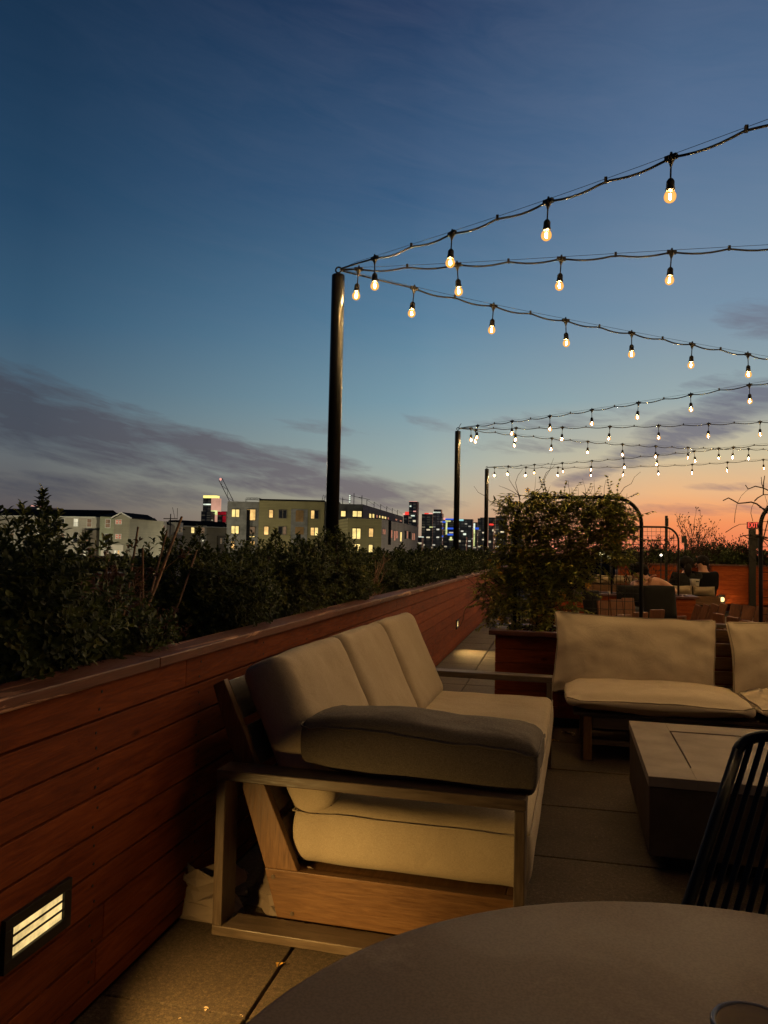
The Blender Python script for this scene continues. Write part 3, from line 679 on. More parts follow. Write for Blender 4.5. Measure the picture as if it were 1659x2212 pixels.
def shrub(name, label, base, rx, ry, h, nros, lsz, mat='leafG', seed=1, spires=(), group=None, cat='shrub', low=.0):
    """rosettes of leaves on short twigs filling an uneven crown"""
    rr = random.Random(seed); P_ = thing(name, label, cat, base, 0, group); g = MB(); st = MB()
    n1 = [rr.uniform(0, 6.28) for _ in range(6)]
    for k in range(rr.randint(5, 7)):
        a = rr.uniform(0, 6.28); e = V((cos(a)*rx*.6, sin(a)*ry*.6, h*rr.uniform(.6, .9)))
        st.tube([(cos(a)*.02, sin(a)*.02, -.03), tuple(e*.5+V((0, 0, .03))), tuple(e)], [.011, .008, .003], 5)
    spots = []
    while len(spots) < nros:
        u = V((rr.gauss(0, 1), rr.gauss(0, 1), rr.gauss(0, 1))).normalized(); r = rr.random()**.28
        a = math.atan2(u.y, u.x); lump = 1+.16*sin(3*a+n1[0])+.12*sin(5*a+n1[1]+u.z*4)+.16*mnoise.noise(V((u.x*2.3+seed, u.y*2.3, u.z*2.3)))*2
        fl = 1/sqrt(1-.8*u.z*u.z) if u.z < 0 else 1/sqrt(1-.35*u.z*u.z)
        p = V((u.x*rx*r*lump*fl, u.y*ry*r*lump*fl, h*.5+u.z*h*.5*r*lump))
        if p.z < low or (low == 0 and base[0] < -1.2 and (base[0]+p.x > -1.15 or (base[0]+p.x > -1.25 and p.z < .17))): continue
        spots.append((p, (u+V((0, 0, .55))).normalized(), 1))
    for (sx_, sy_, zt, wdt, n) in spires:
        for k in range(n):
            t = k/(n-1); z = h*.7+(zt-h*.7)*t; q = wdt*(1-t)**.7
            spots.append((V((sx_+rr.uniform(-q, q), sy_+rr.uniform(-q, q), z)), V((rr.uniform(-.3, .3), rr.uniform(-.3, .3), 1)).normalized(), 1.05))
        st.tube([(sx_*.5, sy_*.5, h*.3), (sx_, sy_, h*.7), (sx_, sy_, zt)], [.006, .004, .0015], 5)
    for p, ax, sc in spots:
        nl = rr.randint(5, 8); base_r = rr.random()**1.3
        t1 = ax.orthogonal().normalized(); t2 = ax.cross(t1); ph = rr.uniform(0, 6.28)
        tw = .5*lsz
        for k in range(nl):
            a = ph+k*2.4; tilt = .45+.65*(1-k/nl)
            d = ax*cos(tilt)+(t1*cos(a)+t2*sin(a))*sin(tilt)
            leaf(g, p+ax*(k/nl)*lsz*1.1-ax*tw, d, ax, lsz*sc*rr.uniform(.75, 1.25), lsz*.58*sc*rr.uniform(.8, 1.15), min(1, max(0, base_r*.7+rr.random()*.35)), .18)
    g.build('foliage', M[mat], P_); st.build('stem', M['stem'], P_)
    return P_
GR = 'evergreen shrubs planted along the wall planter'
def at_x(px, x=-1.62): return hit(px, 1250, 0, x).y
shrub('evergreen_shrub', 'big dark evergreen shrub at the left edge with one tall leafy spire', (-1.60, 1.90, .79), .36, .36, .53, 2100, .027, 'leafG', 1, ((-.03, .32, .615, .04, 34), (-.12, .05, .57, .06, 24), (.02, .42, .40, .06, 16)), GR)
shrub('evergreen_shrub', 'dark evergreen shrub spilling low over the planter cap beside the dry stalks', (-1.44, 2.30, .79), .21, .22, .25, 700, .025, 'leafG', 2, (), GR)
shrub('evergreen_shrub', 'rounded evergreen shrub right of the dry flower stalks with upright shoot tips', (-1.58, 3.27, .79), .32, .33, .46, 1500, .027, 'leafG', 3, ((0, .0, .53, .07, 22), (-.1, -.15, .50, .06, 16)), GR)
shrub('evergreen_shrub', 'bushy lighter green shrub below the yellow building facade', (-1.58, 4.22, .79), .33, .40, .49, 1700, .027, 'leafG', 4, ((0, .05, .55, .08, 20), (.05, .3, .53, .07, 18)), GR)
shrub('evergreen_shrub', 'tall evergreen shrub directly in front of the nearest light pole', (-1.50, 5.20, .79), .30, .36, .53, 1500, .028, 'leafG', 5, ((0, .1, .60, .08, 24), (.02, -.22, .55, .06, 18)), GR)
for k, (yy, hh, rx_, ry_, lb) in enumerate(((7.05, .40, .40, .60, 'low spreading shrub just past the brown twiggy bush'), (8.3, .46, .42, .80, 'broad dark shrub below the far city towers'),
        (9.9, .43, .42, .9, 'dark shrub left of the middle light pole'), (11.5, .47, .42, .95, 'shrub right before the middle light pole base'), (13.6, .43, .42, 1.15, 'far shrub behind the middle light pole'),
        (15.7, .43, .42, 1.2, 'far shrub halfway between the middle and farthest light poles'), (18.0, .45, .42, 1.3, 'farthest shrub at the foot of the farthest light pole'))):
    shrub('evergreen_shrub', lb, (-1.60, yy, .79), rx_, ry_, hh, 1000, .036+.003*k, 'leafD', 20+k, ((0, 0, hh+.05, .12, 14), (.1, ry_*.5, hh+.04, .12, 14)), GR)
shrub('evergreen_shrub', 'low shrub filling the gap behind the first two hedge shrubs', (-2.02, 2.9, .79), .22, .9, .15, 500, .034, 'leafD', 40, (), GR)
shrub('evergreen_shrub', 'low outer edge shrub behind the bushy lighter green shrub', (-2.02, 4.9, .79), .22, .9, .20, 500, .034, 'leafD', 41, (), GR)
def dry_plant(name, label, base, n, h, spread, seed, heads=True, lean=(0, 0), fine=60):
    rr = random.Random(seed); P_ = thing(name, label, 'dry plant', base); g = MB(); lf = MB()
    def stalk(p, d, ln, r, lvl):
        pts = [p]; q = p; dd = d.copy(); segs = 6
        for i in range(segs):
            dd = (dd+V((rr.uniform(-.12, .12), rr.uniform(-.12, .12), .02))).normalized(); q = q+dd*(ln/segs); pts.append(q)
            if lvl < 2 and i > 0 and rr.random() < (.62 if lvl == 0 else .4):
                nd = (dd+V((rr.uniform(-.9, .9), rr.uniform(-.9, .9), rr.uniform(-.1, .6)))).normalized(); stalk(q, nd, ln*rr.uniform(.18, .42), r*.55, lvl+1)
            if heads and rr.random() < .5:
                for _ in range(3): leaf(lf, q, (dd+V((rr.uniform(-1, 1), rr.uniform(-1, 1), rr.uniform(-.8, .5)))).normalized(), V((0, 0, 1)), rr.uniform(.010, .024), rr.uniform(.005, .010), rr.random(), .4)
        g.tube(pts, [r*(1-.6*i/segs) for i in range(segs+1)], 4)
        if heads:
            for k in range(5): leaf(lf, pts[-1]+V((rr.uniform(-.01, .01), rr.uniform(-.01, .01), rr.uniform(-.01, .01))), V((rr.uniform(-1, 1), rr.uniform(-1, 1), rr.uniform(-.3, 1))).normalized(), V((0, 0, 1)), rr.uniform(.012, .024), .009, rr.random(), .4)
    for k in range(n):
        a = rr.uniform(0, 6.28); s = rr.random()*spread; d = V((cos(a)*s+lean[0], sin(a)*s+lean[1], 1)).normalized()
        stalk(V((cos(a)*.05, sin(a)*.10, -.02)), d, h*rr.uniform(.55, 1.0), rr.uniform(.003, .0055), 0)
    for k in range(fine):
        a = rr.uniform(0, 6.28); s = rr.random()*spread*1.6; d = V((cos(a)*s+lean[0], sin(a)*s+lean[1], .8)).normalized()
        stalk(V((cos(a)*.08, sin(a)*.14, -.02)), d, h*rr.uniform(.25, .5), .0018, 1)
    g.build('stalks', M['deadstem'], P_)
    if lf.v: lf.build('seed_heads', M['leafDry'], P_)
    return P_
dp = dry_plant('dry_perennial', 'dead brown flower stalks with dry seed heads between the two nearest evergreen shrubs', (-1.58, 2.66, .79), 15, .40, .42, 7, True, (.03, .14), 130)
# the thick cut stems that lean to the right above it
for k, (b, t, r) in enumerate((((-1.55, 2.60, .80), hit(392, 1118, 0, -1.5), .0060), ((-1.56, 2.66, .80), hit(360, 1150, 0, -1.53), .0042), ((-1.56, 2.55, .80), hit(298, 1140, 0, -1.55), .0042), ((-1.55, 2.5, .80), hit(228, 1198, 0, -1.55), .0042), ((-1.55, 2.5, .80), hit(243, 1205, 0, -1.55), .0036), ((-1.55, 2.72, .80), hit(308, 1186, 0, -1.55), .0045), ((-1.55, 2.85, .80), hit(425, 1190, 0, -1.5), .0042))):
    g = MB(); b = V(b); t = V(t); mid = (b+t)/2+V((.01, .0, .0)); g.tube([b, mid, t, t+(t-mid).normalized()*.004], [r*1.1, r, r*.9, r*.8], 7); pin(g.build('cut_stem', M['deadstem']), dp)
dry_plant('dry_perennial', 'brown leafless twiggy bush right of the nearest light pole', (-1.52, 6.0, .79), 22, .42, .62, 8, False, (.1, .3), 160)
# grass tufts
for k, (x, y, hh, lb) in enumerate(((-1.42, 3.9, .17, 'tuft of fine grass beside the planter cap below the bushy green shrub'), (-1.42, 3.62, .13, 'low tuft of grass at the cap between two evergreen shrubs'), (-1.42, 6.6, .2, 'blue green grass tuft by the brown twiggy bush'), (-1.40, 7.3, .18, 'grass tuft on the planter edge past the twiggy bush'))):
    rr = random.Random(60+k); g = MB()
    for q in range(320):
        a = rr.uniform(0, 6.28); s = rr.random()*.05; p = V((cos(a)*s*.7, sin(a)*s*3.4, -.02)); d = V((cos(a)*.5*rr.random(), sin(a)*.5*rr.random(), 1)).normalized()
        leaf(g, p, d, V((cos(a), sin(a), 0)), hh*rr.uniform(.5, 1), .004, rr.random(), .1, 'la')
    o = g.build('grass_tuft', M['grass']); o.location = (x, y, .80); tag(o, lb, 'grass', 'grass tufts at the planter cap')

# ---- trellis
def trellis(name, label, xl, xr, y, z0, z1, pitch, loc_group='black arched wire trellises'):
    P_ = thing(name, label, 'trellis', ((xl+xr)/2, y, z0), 0, loc_group); rc = .20; w2 = (xr-xl)/2; hh = z1-z0
    g = MB(); pts = [(-w2, 0, -.1), (-w2, 0, (hh-rc)*.5), (-w2, 0, hh-rc)]+[(-w2+rc-rc*cos(pi/2*k/8), 0, hh-rc+rc*sin(pi/2*k/8)) for k in range(1, 9)]
    pts += [(0, 0, hh)]+[(w2-rc+rc*sin(pi/2*k/8), 0, hh-rc+rc*cos(pi/2*k/8)) for k in range(0, 9)]+[(w2, 0, (hh-rc)*.5), (w2, 0, -.1)]
    g.tube(pts, .0145, 10); g.build('arch_frame', M['black'], P_)
    g = MB(); n = int(2*w2/pitch)
    for k in range(1, n+1):
        x = -w2+k*2*w2/(n+1); lim = hh-rc+sqrt(max(0, rc*rc-max(0, abs(x)-(w2-rc))**2)) if abs(x) > w2-rc else hh
        g.tube([(x, .0, 0), (x, .0, lim)], .0022, 4)
    z = .02
    while z < hh-.01:
        lim = w2 if z < hh-rc else w2-rc+sqrt(max(0, rc*rc-(z-(hh-rc))**2)); g.tube([(-lim, .004, z), (lim, .004, z)], .0022, 4); z += pitch
    g.build('wire_grid', M['black'], P_)
    return P_
trellis('trellis', 'arched black wire trellis overgrown by the flowering vine behind the bench', -.275, .655, 6.05, .64, 1.684, .0612)
trellis('trellis', 'arched black wire trellis at the right edge of the picture with bare vine shoots', 1.482, 2.41, 6.05, .64, 1.684, .0612)
trellis('trellis', 'smaller looking arched wire trellis farther back below the sunset', .85, 1.76, 11.6, .66, 1.665, .0612)

# ---- flowering vine on the trellis
VN = thing('flowering_vine', 'leafy vine with yellow trumpet flowers climbing over the trellis behind the bench', 'vine', (0, 6.05, .64))
rr = random.Random(77); g = MB(); st = MB(); tips = []
def blobp(cx_, cz_, rx_, rz_, ry_=.13):
    a = rr.uniform(0, 6.28); r = sqrt(rr.random()); return V((cx_+cos(a)*rx_*r, rr.gauss(-.03, ry_*.75), cz_+sin(a)*rz_*r))
# mass centres as (x, z above origin, rx, rz, leaves) in the plane of the trellis
BL = [(-.25, .12, .25, .16, 340), (-.42, .30, .16, .18, 220), (-.20, .32, .26, .18, 400), (.02, .22, .20, .18, 240), (-.30, .52, .18, .15, 260), (-.08, .50, .25, .16, 380), (.10, .40, .16, .16, 170), (-.22, .70, .20, .14, 260), (.02, .68, .22, .16, 330), (.25, .66, .16, .12, 200), (-.26, .88, .14, .12, 170), (-.05, .86, .18, .14, 240), (.14, .88, .20, .14, 260), (.36, .86, .15, .15, 210), (.48, .78, .14, .12, 140), (.02, 1.00, .20, .08, 170), (.30, .98, .20, .09, 170), (-.12, 1.02, .09, .07, 60), (.50, .60, .10, .08, 90), (.44, .98, .10, .09, 120), (.52, .86, .11, .12, 150), (.40, .70, .12, .12, 140), (.24, .52, .12, .12, 90), (-.34, .98, .10, .08, 60)]
def vleaf(p, ax):
    for sgn in (-1, 1):
        side = ax.cross(V((0, 0, 1)) if abs(ax.z) < .9 else V((1, 0, 0))).normalized()
        d = (ax*.55+side*sgn*.9+V((rr.uniform(-.3, .3), rr.uniform(-.3, .3), -.28))).normalized()
        leaf(g, p, d, (V((0, -.3, 1))+side*.1).normalized(), rr.uniform(.036, .066), rr.uniform(.014, .023), min(1, max(0, rr.gauss(.48, .24))), .2, 'la')
for cx_, cz_, rx_, rz_, nl in BL:
    for k in range(int(nl*1.9)):
        p = blobp(cx_, cz_, rx_, rz_); ax = V((rr.uniform(-1, 1), rr.uniform(-.8, .5), rr.uniform(-.7, .9))).normalized(); vleaf(p, ax)
    for k in range(max(2, int(nl/60))):   # twining stems
        p = blobp(cx_, cz_, rx_, rz_); pts = [p]; d = V((rr.uniform(-1, 1), rr.uniform(-.3, .3), rr.uniform(-.5, 1))).normalized()
        for i in range(6): d = (d+V((rr.uniform(-.5, .5), rr.uniform(-.3, .3), rr.uniform(-.5, .5)))).normalized(); p = p+d*.06; pts.append(p)
        st.tube(pts, [.0035-.0004*i for i in range(7)], 4)
def shoot(p, d, ln, lv=True):
    pts = [p]; n = max(4, int(ln/.022))
    for i in range(n):
        d = (d+V((rr.uniform(-.18, .18), rr.uniform(-.12, .12), rr.uniform(-.08, .12)))).normalized(); p = p+d*(ln/n); pts.append(p)
        if lv and i % 1 == 0: vleaf(p, d)
    st.tube(pts, [.0022*(1-.7*i/n) for i in range(n+1)], 4)
for (x, z, dx, dz, ln) in ((-.05, 1.02, -.25, 1, .17), (-.02, 1.05, -.6, .9, .14), (.08, 1.05, .2, 1, .12), (.13, 1.05, .5, .8, .12), (.24, 1.05, .3, .9, .10), (.30, 1.04, .5, .9, .10), (.42, 1.02, -.1, 1, .18), (.46, 1.02, .4, .9, .15), (.50, 1.0, .6, .7, .14), (.40, 1.04, .2, 1, .12),
        (-.28, .92, -.4, .7, .14), (-.33, .88, -.8, .5, .13), (-.24, .95, -.1, 1, .1), (-.35, .80, -.9, .3, .10), (-.40, .62, -.9, .3, .13), (-.45, .45, -1, .0, .12), (-.50, .33, -1, -.1, .12), (-.52, .22, -1, -.3, .12), (-.45, .08, -.8, -.5, .12), (-.35, .02, -.4, -.6, .10), (.62, .72, 1, .1, .14), (.60, .90, .8, .3, .12), (.56, .52, .6, -.5, .12), (.10, .12, .8, -.5, .14), (.16, .22, .9, -.3, .14), (.22, .36, .7, -.6, .15), (.36, .54, .5, -.7, .12)):
    shoot(V((x, rr.uniform(-.05, .05), z)), V((dx, rr.uniform(-.2, .1), dz)).normalized(), ln)
for k in range(7): shoot(V((rr.uniform(-.3, .4), 0, 1.0)), V((rr.uniform(-.5, .5), 0, 1)).normalized(), rr.uniform(.12, .22), False)
for x in (-.24, -.12, .02, .15): st.tube([(x, 0, -.04), (x+rr.uniform(-.04, .04), .02, .3), (x+rr.uniform(-.08, .08), -.01, .6), (x+rr.uniform(-.1, .1), 0, .95)], [.009, .007, .005, .003], 6)
g.build('foliage', M['leafJ'], VN); st.build('stem', M['stem'], VN)
M['throat'] = plain('orange flower throat', (.55, .25, .02), .6)
def flower_mesh():
    f = MB(); rr2 = random.Random(5)
    for k in range(5):
        a = 2*pi*k/5; d = V((cos(a), sin(a), .45)).normalized(); leaf(f, V((cos(a)*.004, sin(a)*.004, .012)), d, V((0, 0, 1)), .019, .016, rr2.random(), .12)
    f.cur = 1; f.lathe([(.002, -.012), (.005, 0), (.0065, .014)], 8); return f
fo = flower_mesh().build('flower', [M['petal'], M['throat']]); FM = fo.data; bpy.data.objects.remove(fo)
C4 = lambda x, y: ((1850+x*.4521)*.5486, (1850+y*.4521)*.5486)
for (x, y) in ((505, 180), (392, 290), (330, 540), (515, 490), (1010, 512), (1275, 628), (1302, 632), (182, 785), (240, 840), (262, 842), (810, 835), (1025, 1000), (800, 1075), (830, 1090), (265, 1305), (300, 1322), (430, 715), (455, 880), (725, 430), (570, 1130), (590, 445), (1160, 595), (130, 930), (270, 905)):
    q = hit(*C4(x, y), 1, 5.93); f = bpy.data.objects.new('flower', FM); C.objects.link(f); f.parent = VN; f.location = q-V((0, 6.05, .64))
    f.rotation_euler = (R(80+rr.uniform(-35, 35)), rr.uniform(-.5, .5), rr.uniform(-.8, .8)); sc = rr.uniform(.8, 1.15); f.scale = (sc, sc, sc)

# ---- bare vine on the right trellis (traced arcs set in the trellis plane with real thickness)
BV = thing('bare_vine', 'leafless twining vine arching out from the trellis at the right edge', 'vine', (1.6, 6.07, .64))
C3 = lambda x, y: (1371.5+.1733*x, 1014.9+.1733*y)
g = MB()
for ptsx, r in (([(1100, 382), (1165, 350), (1215, 375), (1290, 418), (1380, 410), (1450, 402), (1520, 425), (1600, 490), (1650, 530)], .0065), ([(1378, 190), (1412, 240), (1500, 205), (1600, 228), (1680, 262), (1760, 330)], .0055),
                ([(1410, 243), (1330, 320), (1275, 420), (1250, 540), (1240, 660)], .0022), ([(1720, 310), (1600, 310), (1530, 350), (1495, 385)], .005), ([(1495, 385), (1455, 470), (1445, 540), (1470, 640)], .0022), ([(1575, 90), (1580, 170), (1600, 225)], .0035), ([(1618, 75), (1605, 150), (1600, 310)], .0045),
                ([(1390, 675), (1310, 678), (1230, 715), (1130, 780)], .003), ([(1700, 540), (1610, 480), (1550, 470)], .003), ([(1310, 830), (1420, 812), (1530, 825), (1650, 845)], .006), ([(1350, 815), (1410, 855), (1540, 835), (1700, 900)], .005), ([(1680, 560), (1640, 700), (1590, 900), (1560, 1080), (1650, 1200)], .006), ([(1620, 320), (1650, 420), (1640, 470)], .002),
                ([(1700, 1000), (1600, 880), (1540, 740)], .004), ([(1560, 1050), (1500, 1120), (1430, 1050), (1330, 960), (1220, 900)], .004)):
    pts = [hit(*C3(x, y), 1, 6.07+.04*sin(i*1.3+x*.01))-V((1.6, 6.07, .64)) for i, (x, y) in enumerate(ptsx)]
    g.tube(pts, [r*(.6+.4*i/(len(pts)-1)) for i in range(len(pts))], 5)
g.build('stem', M['darktwig'], BV)

# ---- bare shrubs on the far side
def bare_shrub(name, label, base, h, n, spread, seed, r=.008, lvlmax=3, group='bare winter shrubs at the far edge of the terrace', buds=True):
    rr = random.Random(seed); P_ = thing(name, label, 'bare shrub', base, 0, group); g = MB(); lf = MB()
    def br(p, d, ln, r, lvl):
        pts = [p]; q = p; segs = 5
        for i in range(segs):
            d = (d+V((rr.uniform(-.16, .16), rr.uniform(-.16, .16), rr.uniform(-.03, .10)))).normalized(); q = q+d*(ln/segs); pts.append(q)
            if lvl < lvlmax and rr.random() < .6: br(q, (d+V((rr.uniform(-.8, .8), rr.uniform(-.8, .8), rr.uniform(0, .5)))).normalized(), ln*rr.uniform(.3, .6), r*.6, lvl+1)
        g.tube(pts, [r*(1-.6*i/segs) for i in range(segs+1)], 4)
        if buds and rr.random() < .6: leaf(lf, q, d, V((0, 1, 0)), .05, .02, rr.random())
    for k in range(n):
        a = rr.uniform(0, 6.28); s = rr.random()*spread; br(V((cos(a)*.08, sin(a)*.08, -.05)), V((cos(a)*s, sin(a)*s*.6, 1)).normalized(), h*rr.uniform(.45, .75), r, 0)
    g.build('branches', M['darktwig'], P_)
    if lf.v: lf.build('dead_leaves', M['darktwig'], P_)
    return P_

# ================================================================== FAR BUILDINGS
K1 = lambda x, y: (x*.3307, 1014.9+y*.3307)
K2 = lambda x, y: (438.9+x*.2315, 1014.9+y*.2315)
K3 = lambda x, y: (795.5+x*.2315, 1014.9+y*.2315)
K4 = lambda x, y: (822.9+x*.1488, 1069.8+y*.1488)
K5 = lambda x, y: (x*.1653, 1069.8+y*.1653)
K6 = lambda x, y: (246.9+x*.1488, 1069.8+y*.1488)
GZ = -14.
def wallmat(name, col, var=.12, scale=.4):
    m, nt = newmat(name); v = coords(nt); n = noisetex(nt, v, scale, 5, .6)
    br = N(nt, 'ShaderNodeTexBrick'); br.inputs['Scale'].default_value = 1; br.inputs['Mortar Size'].default_value = .02; br.inputs['Brick Width'].default_value = 3.2; br.inputs['Row Height'].default_value = .28
    mp = N(nt, 'ShaderNodeMapping'); mp.inputs['Rotation'].default_value = (R(90), 0, 0); L(nt, v, mp.inputs['Vector']); L(nt, mp.outputs[0], br.inputs['Vector'])
    br.inputs['Color1'].default_value = (1, 1, 1, 1); br.inputs['Color2'].default_value = (.9, .9, .9, 1); br.inputs['Mortar'].default_value = (.7, .7, .7, 1)
    c = mix(nt, mapr(nt, n, .3, .7), tuple(q*(1-var) for q in col), tuple(q*(1+var) for q in col)); c = mix(nt, 1, c, br.outputs['Color'], 'MULTIPLY')
    out(nt, princ(nt, c, .85)); return m
WM = {'beige': wallmat('beige lap siding', (.42, .40, .33)), 'green': wallmat('sage siding', (.27, .29, .20)), 'sage2': wallmat('olive grey siding', (.24, .23, .17)), 'light': wallmat('pale siding', (.55, .52, .44)),
      'brown': wallmat('brown siding', (.15, .13, .10)), 'tan': wallmat('tan siding', (.28, .25, .19)), 'zip': wallmat('yellow green sheathing', (.27, .24, .115), .15, .25), 'wrap': wallmat('grey house wrap', (.20, .20, .19), .35, .5),
      'wrap2': wallmat('beige grey sheathing', (.36, .31, .27), .2, .3), 'roof': plain('dark shingle roof', (.008, .008, .010), .9, spec=.05, scale=2), 'trim': plain('white trim', (.55, .55, .5), .6), 'ply': plain('plywood board', (.22, .13, .05), .8, var=.3, scale=1)}
PM = {'lit': emit('lit window warm', (1, .60, .20), .95, .45, .8), 'bright': emit('lit window yellow', (1, .74, .26), 1.15, .3, .8), 'white': emit('lit window white', (1, .9, .62), .75, .3, .8), 'pink': emit('window glowing pink', (1, .40, .24), .42, .3, .8),
      'dim': emit('window dimly lit', (1, .62, .34), .16, .4, .8), 'dark': plain('dark window glass', (.02, .022, .026), .12, 0, .8), 'black': plain('unglazed opening', (.004, .004, .004), .9)}
class Fac:
    """one facade: a thing's local frame has x along the wall (left to right as we see it) and y into the building"""
    def __init__(s, name, label, cat, pa, pb, da, db=None, group=None, thick=12):
        A = hit(*pa, 1, da); s.zt = A.z; B = hit(*pb, 1, db) if db else hit(*pb, 2, A.z)
        s.A = A; u = V((B.x-A.x, B.y-A.y, 0)); s.len = u.length; s.u = u.normalized(); s.n = V((-s.u.y, s.u.x, 0))
        s.root = thing(name, label, cat, (A.x, A.y, GZ), math.atan2(s.u.y, s.u.x), group); s.thick = thick
    def loc(s, x, y, off=0):
        d = ray(x, y); o = s.A+s.n*off; t = (o-EYE).dot(s.n)/d.dot(s.n); p = EYE+d*t; return (p-s.A).dot(s.u), p.z-GZ
    def box(s, nm, mat, x0, x1, z0, z1, y0, y1, parent=None, bev=0):
        g = MB(); g.box(x0, x1, y0, y1, z0, z1); return g.build(nm, mat, parent or s.root, bev)
    def wall(s, mat, p0=None, p1=None, off=0, zbot=0, thick=None, nm='wall'):
        """wall block between two picked corners; off < 0 stands proud of the facade"""
        if p0 is None: x0, x1, z1 = 0, s.len, s.zt-GZ
        else: x0, z1 = s.loc(*p0, off); x1, _ = s.loc(*p1, off)
        return s.box(nm, mat, x0, x1, zbot, z1, off, (thick or s.thick)), x0, x1, z1
    def win(s, p0, p1, kind, off=0, mull=1, trim='trim', sash=True):
        x0, z1 = s.loc(*p0, off); x1, z0 = s.loc(*p1, off)
        f = MB(); b = .11; y0, y1 = off-.09, off-.004
        f.box(x0-b, x1+b, y0, y1, z1, z1+b); f.box(x0-b, x1+b, y0, y1, z0-b, z0); f.box(x0-b, x0, y0, y1, z0, z1); f.box(x1, x1+b, y0, y1, z0, z1)
        for k in range(1, mull): xm = x0+(x1-x0)*k/mull; f.box(xm-.07, xm+.07, y0, y1, z0, z1)
        if sash: zm = (z0+z1)/2; f.box(x0, x1, y0+.02, y1, zm-.04, zm+.04)
        w_ = f.build('window', WM[trim] if trim in WM else trim, s.root)
        g = MB(); g.box(x0, x1, off-.03, off-.006, z0, z1); g.build('pane', PM[kind], w_); return w_
def street_glow(x, y, z, p, col=(1, .86, .58)):
    l = bpy.data.lights.new('street_lamp_light', 'POINT'); l.energy = p; l.color = col; l.shadow_soft_size = .4; o = bpy.data.objects.new('street_lamp_light', l); C.objects.link(o); o.location = (x, y, z)
# --- apartment block A
F1 = Fac('apartment_block', 'long three storey apartment block with dark roof and gabled bay, far left behind the shrubs', 'building', K5(-60, 262), K5(1262, 283), 150, None, None, 14)
F1.wall(WM['beige'])
zt = F1.zt-GZ
g = MB(); g.prism([(-.5, zt), (5, zt+1.7), (8, zt+1.9), (14, zt)], -1, F1.len*.98, 'x'); g.build('roof', WM['roof'], F1.root)
g = MB(); g.box(-1, F1.len, -.52, -.02, zt-.25, zt+.02); g.build('eave_trim', WM['trim'], F1.root)
F1.wall(WM['brown'], K5(1070, 452), K5(1262, 452), -1.2, nm='projecting_bay')
F1.wall(WM['green'], K5(1310, 270), K6(0, 250), -2.2, nm='bay_wall'); _, gx0, gx1, gz = F1.wall(WM['sage2'], K6(-2, 330), K6(226, 330), -2.6, nm='gable_wall')
F1.wall(WM['light'], K5(1322, 640), K6(135, 640), -2.9, nm='base_wall')
pk = F1.loc(*K6(105, 250), -2.6); pk = (pk[0], gz+(pk[1]-gz)*.75)
g = MB(); g.prism([(gx0, gz), (gx1, gz), ((gx0+gx1)/2, pk[1])], -2.6, 9, 'y'); g.build('gable', WM['sage2'], F1.root)
mx = (gx0+gx1)/2
for yy0, yy1, nm_, mt_ in ((-3.1, -2.75, 'rake_trim', WM['trim']), (-2.74, 9.2, 'roof', WM['roof'])):
    g = MB()
    for a, b in ((gx0-.5, mx), (gx1+.5, mx)): g.prism([(a, gz-.1), (b, pk[1]+.12), (b, pk[1]+.36), (a, gz+.14)], yy0, yy1, 'y')
    g.build(nm_, mt_, F1.root)
g = MB(); x0 = F1.loc(*K5(1262, 270), -2.2)[0]; g.prism([(-2.7, zt), (4, zt+1.1), (9, zt)], x0, gx0+1, 'x'); g.build('roof', WM['roof'], F1.root)
for a, b, c, d, k, off in ((287, 297, 335, 385, 'dim', 0), (968, 308, 1018, 405, 'white', 0), (1143, 310, 1195, 412, 'dim', 0), (1107, 505, 1160, 605, 'dim', -1.2), (1098, 725, 1140, 800, 'white', -1.2), (135, 497, 178, 605, 'dim', 0), (800, 310, 838, 400, 'dark', 0), (640, 310, 676, 400, 'dim', 0), (480, 500, 520, 600, 'white', 0), (620, 500, 660, 600, 'dim', 0), (800, 500, 840, 600, 'dim', 0), (960, 500, 1010, 600, 'dark', 0),
                           (1383, 315, 1438, 422, 'dim', -2.2), (1375, 510, 1430, 612, 'dark', -2.2), (1365, 712, 1420, 800, 'dim', -2.9)): F1.win(K5(a, b), K5(c, d), k, off)
for a, b, c, d, k, off in ((25, 358, 62, 415, 'pink', -2.6), (68, 358, 103, 415, 'pink', -2.6), (22, 568, 57, 630, 'pink', -2.6), (63, 568, 95, 630, 'pink', -2.6), (5, 800, 30, 870, 'white', -2.9), (50, 800, 75, 870, 'lit', -2.9)): F1.win(K6(a, b), K6(c, d), k, off)
